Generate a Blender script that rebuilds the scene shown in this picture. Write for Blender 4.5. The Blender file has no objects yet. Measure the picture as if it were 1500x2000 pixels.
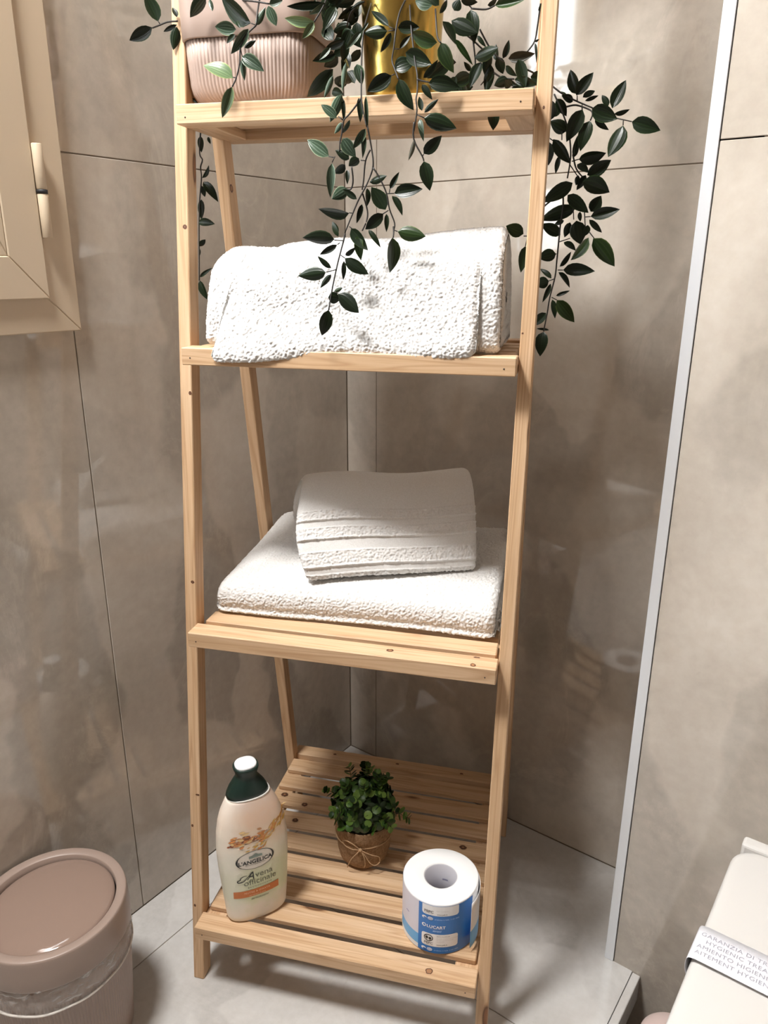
import bpy, bmesh, math, random
import numpy as np
from mathutils import Vector, Matrix, noise as mnoise

sc = bpy.context.scene
COL = sc.collection
random.seed(7)
RNG = np.random.default_rng(7)

# ------------------------------------------------------------------ camera
CAM = Vector((0.9544, -1.1708, 1.0704))
YAW, PITCH, ROLL, FPX = 0.6340, 0.3165, 0.0044, 1469.6
_cy, _sy, _cp, _sp = math.cos(YAW), math.sin(YAW), math.cos(PITCH), math.sin(PITCH)
_F = Vector((-_sy * _cp, _cy * _cp, -_sp))
_R0 = Vector((_cy, _sy, 0))
_U0 = _R0.cross(_F)
_R = math.cos(ROLL) * _R0 + math.sin(ROLL) * _U0
_U = -math.sin(ROLL) * _R0 + math.cos(ROLL) * _U0
cam_data = bpy.data.cameras.new('camera')
cam = bpy.data.objects.new('camera', cam_data)
COL.objects.link(cam)
cam.matrix_world = Matrix(((_R.x, _U.x, -_F.x, CAM.x), (_R.y, _U.y, -_F.y, CAM.y), (_R.z, _U.z, -_F.z, CAM.z), (0, 0, 0, 1)))
cam_data.sensor_fit = 'VERTICAL'
cam_data.sensor_height = 36.0
cam_data.lens = 36.0 * FPX / 2000.0
cam_data.clip_start = 0.01
sc.camera = cam

# ------------------------------------------------------------------ sky, daylight, exposure
SKY_STRENGTH = 27.0
world = bpy.data.worlds.new('sky')
sc.world = world
world.use_nodes = True
wn = world.node_tree
wn.nodes.clear()
w_out = wn.nodes.new('ShaderNodeOutputWorld')
w_bg = wn.nodes.new('ShaderNodeBackground')
w_geo = wn.nodes.new('ShaderNodeTexCoord')
w_sep = wn.nodes.new('ShaderNodeSeparateXYZ')
w_ramp = wn.nodes.new('ShaderNodeValToRGB')
# overcast sky (brighter towards the zenith) over darker ground; values are relative radiance
_e = w_ramp.color_ramp.elements
while len(_e) < 4: _e.new(0.5)
for _el, (_p, _c) in zip(_e, ((0.0, (0.13, 0.13, 0.12)), (0.49, (0.16, 0.16, 0.15)), (0.51, (0.36, 0.38, 0.40)), (1.0, (0.92, 0.97, 1.0)))):
    _el.position = _p
    _el.color = (*_c, 1)
w_half = wn.nodes.new('ShaderNodeMapRange')
w_half.inputs['From Min'].default_value = -1.0
wn.links.new(w_geo.outputs['Generated'], w_sep.inputs[0])
wn.links.new(w_sep.outputs['Z'], w_half.inputs['Value'])
wn.links.new(w_half.outputs[0], w_ramp.inputs[0])
wn.links.new(w_ramp.outputs[0], w_bg.inputs['Color'])
w_bg.inputs['Strength'].default_value = SKY_STRENGTH
wn.links.new(w_bg.outputs[0], w_out.inputs[0])

# portal in the window opening: guides the sampling of the sky, adds no light of its own
WIN_Y0, WIN_Y1, WIN_Z0, WIN_Z1 = -1.06, -0.605, 1.02, 2.32
pl = bpy.data.lights.new('window_portal', 'AREA')
pl.shape = 'RECTANGLE'
pl.size, pl.size_y = WIN_Y1 - WIN_Y0, WIN_Z1 - WIN_Z0
pl.cycles.is_portal = True
plo = bpy.data.objects.new('window_portal', pl)
COL.objects.link(plo)
plo.location = (-0.04, (WIN_Y0 + WIN_Y1) / 2, (WIN_Z0 + WIN_Z1) / 2)
plo.rotation_euler = Vector((1, 0, 0)).to_track_quat('-Z', 'Z').to_euler()

sc.view_settings.view_transform = 'Standard'
sc.view_settings.look = 'None'
sc.view_settings.gamma = 1.0
sc.view_settings.use_curve_mapping = False
sc.view_settings.exposure = -0.22
try:
    sc.cycles.use_denoising = True
    sc.cycles.max_bounces = 10
    sc.cycles.diffuse_bounces = 5
    sc.cycles.glossy_bounces = 4
    sc.cycles.transparent_max_bounces = 12
    sc.cycles.sample_clamp_indirect = 0.0
except Exception:
    pass

# ------------------------------------------------------------------ geometry constants (metres)
BW = 0.0
AX = Vector((math.cos(BW), math.sin(BW), 0))   # along the back wall
NX = Vector((math.sin(BW), -math.cos(BW), 0))  # out of the back wall, into the room
XR, YR = 0.6897, -0.1963                       # outer corner of the projecting wall on the right
LX, LY, PSI = 0.1811, -0.6210, 0.4004          # ladder shelf: left front foot and its turn
W, LW, LD = 0.46, 0.0171, 0.0251
TA, TB, DD = math.tan(0.1157), math.tan(0.1528), 0.4512
PROT, HR = 0.0290, 0.0220
ZS = [1.2535, 0.9698, 0.5878, 0.1217]          # shelf tops, highest first
LMAT = Matrix.Translation((LX, LY, 0)) @ Matrix.Rotation(PSI, 4, 'Z')
def lw(u, v, z=0.0):
    return LMAT @ Vector((u, v, z))

# ------------------------------------------------------------------ object helpers
def tag(o, label=None, cat=None, group=None, kind=None):
    if label: o['label'] = label
    if cat: o['category'] = cat
    if group: o['group'] = group
    if kind: o['kind'] = kind
    return o
def empty(name, loc=(0, 0, 0), rotz=0.0):
    o = bpy.data.objects.new(name, None)
    o.empty_display_size = 0.02
    COL.objects.link(o)
    o.location = loc
    o.rotation_euler = (0, 0, rotz)
    return o
def link(name, me, parent=None, mat=None):
    o = bpy.data.objects.new(name, me)
    COL.objects.link(o)
    if parent: o.parent = parent
    if mat is not None and not me.materials: me.materials.append(mat)
    return o
def mesh(name, verts, faces, smooth=False):
    me = bpy.data.meshes.new(name)
    me.from_pydata([tuple(v) for v in verts], [], [tuple(int(i) for i in f) for f in faces])
    me.update()
    if smooth:
        me.polygons.foreach_set('use_smooth', [True] * len(me.polygons))
    return me
def bm_mesh(name, bm, smooth=False):
    bmesh.ops.recalc_face_normals(bm, faces=bm.faces)
    me = bpy.data.meshes.new(name)
    bm.to_mesh(me)
    bm.free()
    if smooth:
        me.polygons.foreach_set('use_smooth', [True] * len(me.polygons))
    return me
def hexa(name, c8, bevel=0.0012, seg=1):
    """box from 8 corners: bottom ring 0-3, top ring 4-7"""
    bm = bmesh.new()
    v = [bm.verts.new(p) for p in c8]
    for f in ((0, 3, 2, 1), (4, 5, 6, 7), (0, 1, 5, 4), (1, 2, 6, 5), (2, 3, 7, 6), (3, 0, 4, 7)):
        bm.faces.new([v[i] for i in f])
    if bevel:
        bmesh.ops.bevel(bm, geom=list(bm.edges), offset=bevel, segments=seg, affect='EDGES', profile=0.5)
    return bm_mesh(name, bm)
def boxm(name, x0, x1, y0, y1, z0, z1, bevel=0.0012, seg=1):
    return hexa(name, [(x0, y0, z0), (x1, y0, z0), (x1, y1, z0), (x0, y1, z0), (x0, y0, z1), (x1, y0, z1), (x1, y1, z1), (x0, y1, z1)], bevel, seg)
def lathe(name, prof, n=64, rmod=None, cap=False):
    """prof: list of (r, z); rmod(r, z, ang, i) may change the radius"""
    verts, faces = [], []
    for i, (r, z) in enumerate(prof):
        for k in range(n):
            a = 2 * math.pi * k / n
            rr = rmod(r, z, a, i) if rmod else r
            verts.append((rr * math.cos(a), rr * math.sin(a), z))
    for i in range(len(prof) - 1):
        for k in range(n):
            k2 = (k + 1) % n
            faces.append((i * n + k, i * n + k2, (i + 1) * n + k2, (i + 1) * n + k))
    if cap:
        faces.append(tuple(range(n))[::-1])
        faces.append(tuple((len(prof) - 1) * n + k for k in range(n)))
    return mesh(name, verts, faces, True)
def tube(name, pts, r, n=6, taper=1.0, closed=False):
    pts = [Vector(p) for p in pts]
    verts, faces = [], []
    m = len(pts)
    up = Vector((0.31, 0.17, 0.93))
    for i, p in enumerate(pts):
        a = pts[max(i - 1, 0)] if not closed else pts[(i - 1) % m]
        b = pts[min(i + 1, m - 1)] if not closed else pts[(i + 1) % m]
        t = (b - a).normalized()
        s = t.cross(up)
        if s.length < 1e-4: s = t.cross(Vector((1, 0, 0)))
        s.normalize()
        q = s.cross(t)
        rr = r * (1 + (taper - 1) * i / max(m - 1, 1))
        for k in range(n):
            an = 2 * math.pi * k / n
            verts.append(p + (s * math.cos(an) + q * math.sin(an)) * rr)
    for i in range(m if closed else m - 1):
        j = (i + 1) % m
        for k in range(n):
            k2 = (k + 1) % n
            faces.append((i * n + k, i * n + k2, j * n + k2, j * n + k))
    if not closed:
        faces.append(tuple(range(n))[::-1])
        faces.append(tuple((m - 1) * n + k for k in range(n)))
    return mesh(name, verts, faces, True)
def smooth_path(pts, sub=4):
    pts = [Vector(p) for p in pts]
    out = []
    for i in range(len(pts) - 1):
        p0, p1, p2, p3 = pts[max(i - 1, 0)], pts[i], pts[i + 1], pts[min(i + 2, len(pts) - 1)]
        for k in range(sub):
            t = k / sub
            out.append(0.5 * ((2 * p1) + (p2 - p0) * t + (2 * p0 - 5 * p1 + 4 * p2 - p3) * t * t + (3 * p1 - p0 - 3 * p2 + p3) * t ** 3))
    out.append(pts[-1])
    return out
def text_geo(s, size=1.0, shear=0.0, offset=0.0, spacing=1.0, align='CENTER'):
    cu = bpy.data.curves.new('lettering', 'FONT')
    cu.body = s
    cu.size = size
    cu.shear = shear
    cu.offset = offset
    cu.space_character = spacing
    cu.align_x = align
    cu.resolution_u = 3
    o = bpy.data.objects.new('lettering', cu)
    me = bpy.data.meshes.new_from_object(o)
    v = [tuple(p.co) for p in me.vertices]
    f = [tuple(p.vertices) for p in me.polygons]
    bpy.data.objects.remove(o)
    bpy.data.curves.remove(cu)
    bpy.data.meshes.remove(me)
    return v, f

# ------------------------------------------------------------------ material helpers
def lin(r, g, b):
    f = lambda c: (c / 255 / 12.92) if c / 255 <= 0.04045 else ((c / 255 + 0.055) / 1.055) ** 2.4
    return (f(r), f(g), f(b), 1.0)
class NT:
    def __init__(s, name):
        s.m = bpy.data.materials.new(name)
        s.m.use_nodes = True
        s.t = s.m.node_tree
        s.b = s.t.nodes['Principled BSDF']
        s.out = s.t.nodes['Material Output']
    def n(s, typ, **kw):
        nd = s.t.nodes.new(typ)
        for k, v in kw.items():
            if k.startswith('i_'):
                key = k[2:].replace('_', ' ')
                nd.inputs[int(key) if key.isdigit() else key].default_value = v
            else: setattr(nd, k, v)
        return nd
    def l(s, a, b): s.t.links.new(a, b)
    def set(s, **kw):
        for k, v in kw.items(): s.b.inputs[k.replace('_', ' ')].default_value = v
    def ramp(s, fac, stops, interp='LINEAR'):
        r = s.n('ShaderNodeValToRGB')
        r.color_ramp.interpolation = interp
        e = r.color_ramp.elements
        while len(e) < len(stops): e.new(0.5)
        for el, (p, c) in zip(e, stops):
            el.position = p
            el.color = c if len(c) == 4 else (*c, 1)
        s.l(fac, r.inputs[0])
        return r.outputs[0]
    def noise(s, vec, scale, detail=3.0, rough=0.55, dist=0.0):
        nd = s.n('ShaderNodeTexNoise', i_Scale=scale, i_Detail=detail, i_Roughness=rough, i_Distortion=dist)
        if vec is not None: s.l(vec, nd.inputs['Vector'])
        return nd.outputs['Fac']
    def mapping(s, vec, scale=(1, 1, 1), loc=(0, 0, 0), rot=(0, 0, 0)):
        nd = s.n('ShaderNodeMapping')
        nd.inputs['Scale'].default_value = scale
        nd.inputs['Location'].default_value = loc
        nd.inputs['Rotation'].default_value = rot
        s.l(vec, nd.inputs['Vector'])
        return nd.outputs[0]
    def mix(s, fac, a, b, mode='MIX'):
        nd = s.n('ShaderNodeMix', data_type='RGBA', blend_type=mode)
        for sock, val in ((nd.inputs[0], fac), (nd.inputs[6], a), (nd.inputs[7], b)):
            if isinstance(val, (int, float)): sock.default_value = val
            elif isinstance(val, tuple): sock.default_value = val
            else: s.l(val, sock)
        return nd.outputs[2]
    def math(s, op, a, b=None, clamp=False):
        nd = s.n('ShaderNodeMath', operation=op, use_clamp=clamp)
        for sock, val in zip(nd.inputs, (a, b)):
            if val is None: continue
            if isinstance(val, (int, float)): sock.default_value = val
            else: s.l(val, sock)
        return nd.outputs[0]
    def bump(s, h, strength=0.3, dist=0.001):
        nd = s.n('ShaderNodeBump', i_Strength=strength, i_Distance=dist)
        s.l(h, nd.inputs['Height'])
        s.l(nd.outputs[0], s.b.inputs['Normal'])
    def pos(s): return s.n('ShaderNodeNewGeometry').outputs['Position']
    def obj(s): return s.n('ShaderNodeTexCoord').outputs['Object']
    def attr(s, name): return s.n('ShaderNodeAttribute', attribute_name=name)
def plain(name, col, rough=0.5, metal=0.0, spec=0.5, **kw):
    t = NT(name)
    t.set(Base_Color=col, Roughness=rough, Metallic=metal, Specular_IOR_Level=spec, **kw)
    return t.m

def tile_material(name, dark, mid, light, rough, scale=1.0, vein=0.35):
    t = NT(name)
    p = t.pos()
    big = t.noise(p, 2.6 * scale, 5, 0.62, 0.9)
    patch = t.noise(t.mapping(p, (1, 1, 0.55), (3, 1, 2)), 5.5 * scale, 6, 0.7, 2.2)
    fine = t.noise(p, 60 * scale, 3, 0.6)
    c = t.ramp(big, [(0.30, dark), (0.50, mid), (0.72, light)])
    streak = t.ramp(patch, [(0.52, (0, 0, 0)), (0.575, (1, 1, 1)), (0.60, (0.25, 0.25, 0.25)), (0.8, (0, 0, 0))])
    lighter = t.mix(1.0, c, (1.13, 1.12, 1.11, 1), 'MULTIPLY')
    tro = t.n('ShaderNodeTexVoronoi', feature='SMOOTH_F1')
    tro.inputs['Scale'].default_value = 1.0
    tro.inputs['Smoothness'].default_value = 0.15
    wv_ = t.n('ShaderNodeTexNoise', i_Scale=4.0, i_Detail=4.0)
    t.l(p, wv_.inputs['Vector'])
    vm = t.n('ShaderNodeVectorMath', operation='MULTIPLY_ADD')
    t.l(wv_.outputs['Color'], vm.inputs[0]); vm.inputs[1].default_value = (0.22, 0.22, 0.22); t.l(p, vm.inputs[2])
    t.l(t.mapping(vm.outputs[0], (6.5 * scale, 6.5 * scale, 3.2 * scale), (1.3, 0.4, 0.2)), tro.inputs['Vector'])
    sc_ = t.n('ShaderNodeSeparateColor'); t.l(tro.outputs['Color'], sc_.inputs[0])
    pm = t.ramp(sc_.outputs[0], [(0.15, (0.79, 0.78, 0.77)), (0.55, (1, 1, 1)), (0.9, (1.20, 1.20, 1.195))])
    c = t.mix(vein * 2.0, c, t.mix(1.0, c, pm, 'MULTIPLY'))
    c = t.mix(t.math('MULTIPLY', streak, vein), c, lighter)
    low = t.ramp(patch, [(0.30, (1, 1, 1)), (0.36, (0, 0, 0))])
    darker = t.mix(1.0, c, (0.88, 0.87, 0.86, 1), 'MULTIPLY')
    c = t.mix(t.math('MULTIPLY', low, 0.6), c, darker)
    c = t.mix(0.06, c, t.ramp(fine, [(0.3, (0, 0, 0)), (0.7, (1, 1, 1))]), 'OVERLAY')
    t.l(c, t.b.inputs['Base Color'])
    t.set(Roughness=rough, Specular_IOR_Level=0.9)
    return t.m
M = {}
M['wall_tile'] = tile_material('polished_beige_wall_tile', (0.42, 0.372, 0.315, 1), (0.50, 0.450, 0.39, 1), (0.585, 0.535, 0.47, 1), 0.055)
M['floor_tile'] = tile_material('satin_grey_floor_tile', (0.49, 0.475, 0.455, 1), (0.56, 0.545, 0.525, 1), (0.62, 0.61, 0.595, 1), 0.2, 1.3, 0.2)
M['grout'] = plain('grout', (0.27, 0.225, 0.18, 1), 0.9)
M['dark_floor'] = plain('shade_toned_floor', (0.10, 0.085, 0.07, 1), 0.35)  # lower floor coloured dark to stand in for the shade over it
M['unseen_wall_dark'] = plain('darkened_far_wall', (0.24, 0.19, 0.15, 1), 0.5)  # unseen walls, coloured darker to cut the bounced light
M['plaster'] = plain('white_plaster', (0.45, 0.43, 0.40, 1), 0.9)
M['alu'] = plain('satin_aluminium', (0.80, 0.83, 0.87, 1), 0.35, 0.35)
M['window_paint'] = plain('cream_window_paint', (0.60, 0.49, 0.36, 1), 0.38)
M['black_gap'] = plain('black_rubber', (0.01, 0.01, 0.012, 1), 0.6)

def wood_material():
    t = NT('pine_wood')
    a = t.attr('grain').outputs['Vector']
    base = t.noise(t.mapping(a, (2.2, 55, 55)), 1.0, 4, 0.6, 0.6)
    rings = t.noise(t.mapping(a, (1.1, 24, 24), (4, 2, 7)), 1.0, 2, 0.5, 1.4)
    ring = t.n('ShaderNodeMath', operation='PINGPONG')
    t.l(t.math('MULTIPLY', rings, 7.0), ring.inputs[0])
    ring.inputs[1].default_value = 0.5
    fine = t.noise(t.mapping(a, (14, 420, 420)), 1.0, 2, 0.6)
    c = t.ramp(base, [(0.28, (0.55, 0.355, 0.20, 1)), (0.52, (0.64, 0.44, 0.27, 1)), (0.78, (0.70, 0.51, 0.34, 1))])
    c = t.mix(t.math('MULTIPLY', t.ramp(ring.outputs[0], [(0.28, (0, 0, 0)), (0.5, (1, 1, 1))]), 0.62), c, (0.43, 0.25, 0.13, 1))
    c = t.mix(t.math('MULTIPLY', t.ramp(fine, [(0.35, (1, 1, 1)), (0.6, (0, 0, 0))]), 0.28), c, (0.45, 0.25, 0.12, 1))
    vor = t.n('ShaderNodeTexVoronoi', feature='F1')
    vor.inputs['Scale'].default_value = 1.0
    t.l(t.mapping(a, (5.5, 21, 21), (0.3, 0.9, 0.4)), vor.inputs['Vector'])
    t.l(c, t.b.inputs['Base Color'])
    d = vor.outputs['Distance']
    k1 = t.ramp(d, [(0.0, (1, 1, 1)), (0.10, (1, 1, 1)), (0.15, (0, 0, 0))])
    sep = t.n('ShaderNodeSeparateColor')
    t.l(vor.outputs['Color'], sep.inputs[0])
    rare = t.math('GREATER_THAN', sep.outputs[0], 0.50)
    kf = t.math('MULTIPLY', k1, rare)
    kc = t.ramp(d, [(0.0, (0.30, 0.12, 0.045, 1)), (0.07, (0.22, 0.085, 0.03, 1)), (0.095, (0.09, 0.035, 0.015, 1)), (0.13, (0.35, 0.17, 0.07, 1))])
    c2 = t.mix(t.math('MULTIPLY', kf, 0.9), c, kc)
    t.l(c2, t.b.inputs['Base Color'])
    t.set(Roughness=0.52, Specular_IOR_Level=0.35)
    t.bump(base, 0.12, 0.0006)
    return t.m
M['wood'] = wood_material()
M['nail'] = plain('nail_head', (0.06, 0.045, 0.035, 1), 0.5, 0.6)

def terry_material(name, col):
    t = NT(name)
    o = t.obj()
    n1 = t.noise(o, 700, 2, 0.6)
    n2 = t.noise(o, 30, 3, 0.5)
    c = t.mix(t.ramp(n1, [(0.35, (1, 1, 1)), (0.6, (0, 0, 0))]), col, (col[0] * 0.90, col[1] * 0.89, col[2] * 0.88, 1))
    c = t.mix(t.math('MULTIPLY', n2, 0.08), c, (col[0] * .9, col[1] * .88, col[2] * .85, 1))
    t.l(c, t.b.inputs['Base Color'])
    t.set(Roughness=1.0, Specular_IOR_Level=0.05, Sheen_Weight=0.25, Sheen_Roughness=0.6)
    t.bump(n1, 0.4, 0.0008)
    return t.m
M['terry'] = terry_material('white_terry', (0.735, 0.725, 0.71, 1))
M['hem'] = plain('woven_hem', (0.84, 0.81, 0.77, 1), 0.95, spec=0.1)
M['lining'] = plain('towel_underside', (0.80, 0.77, 0.73, 1), 0.95, spec=0.1)
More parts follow.
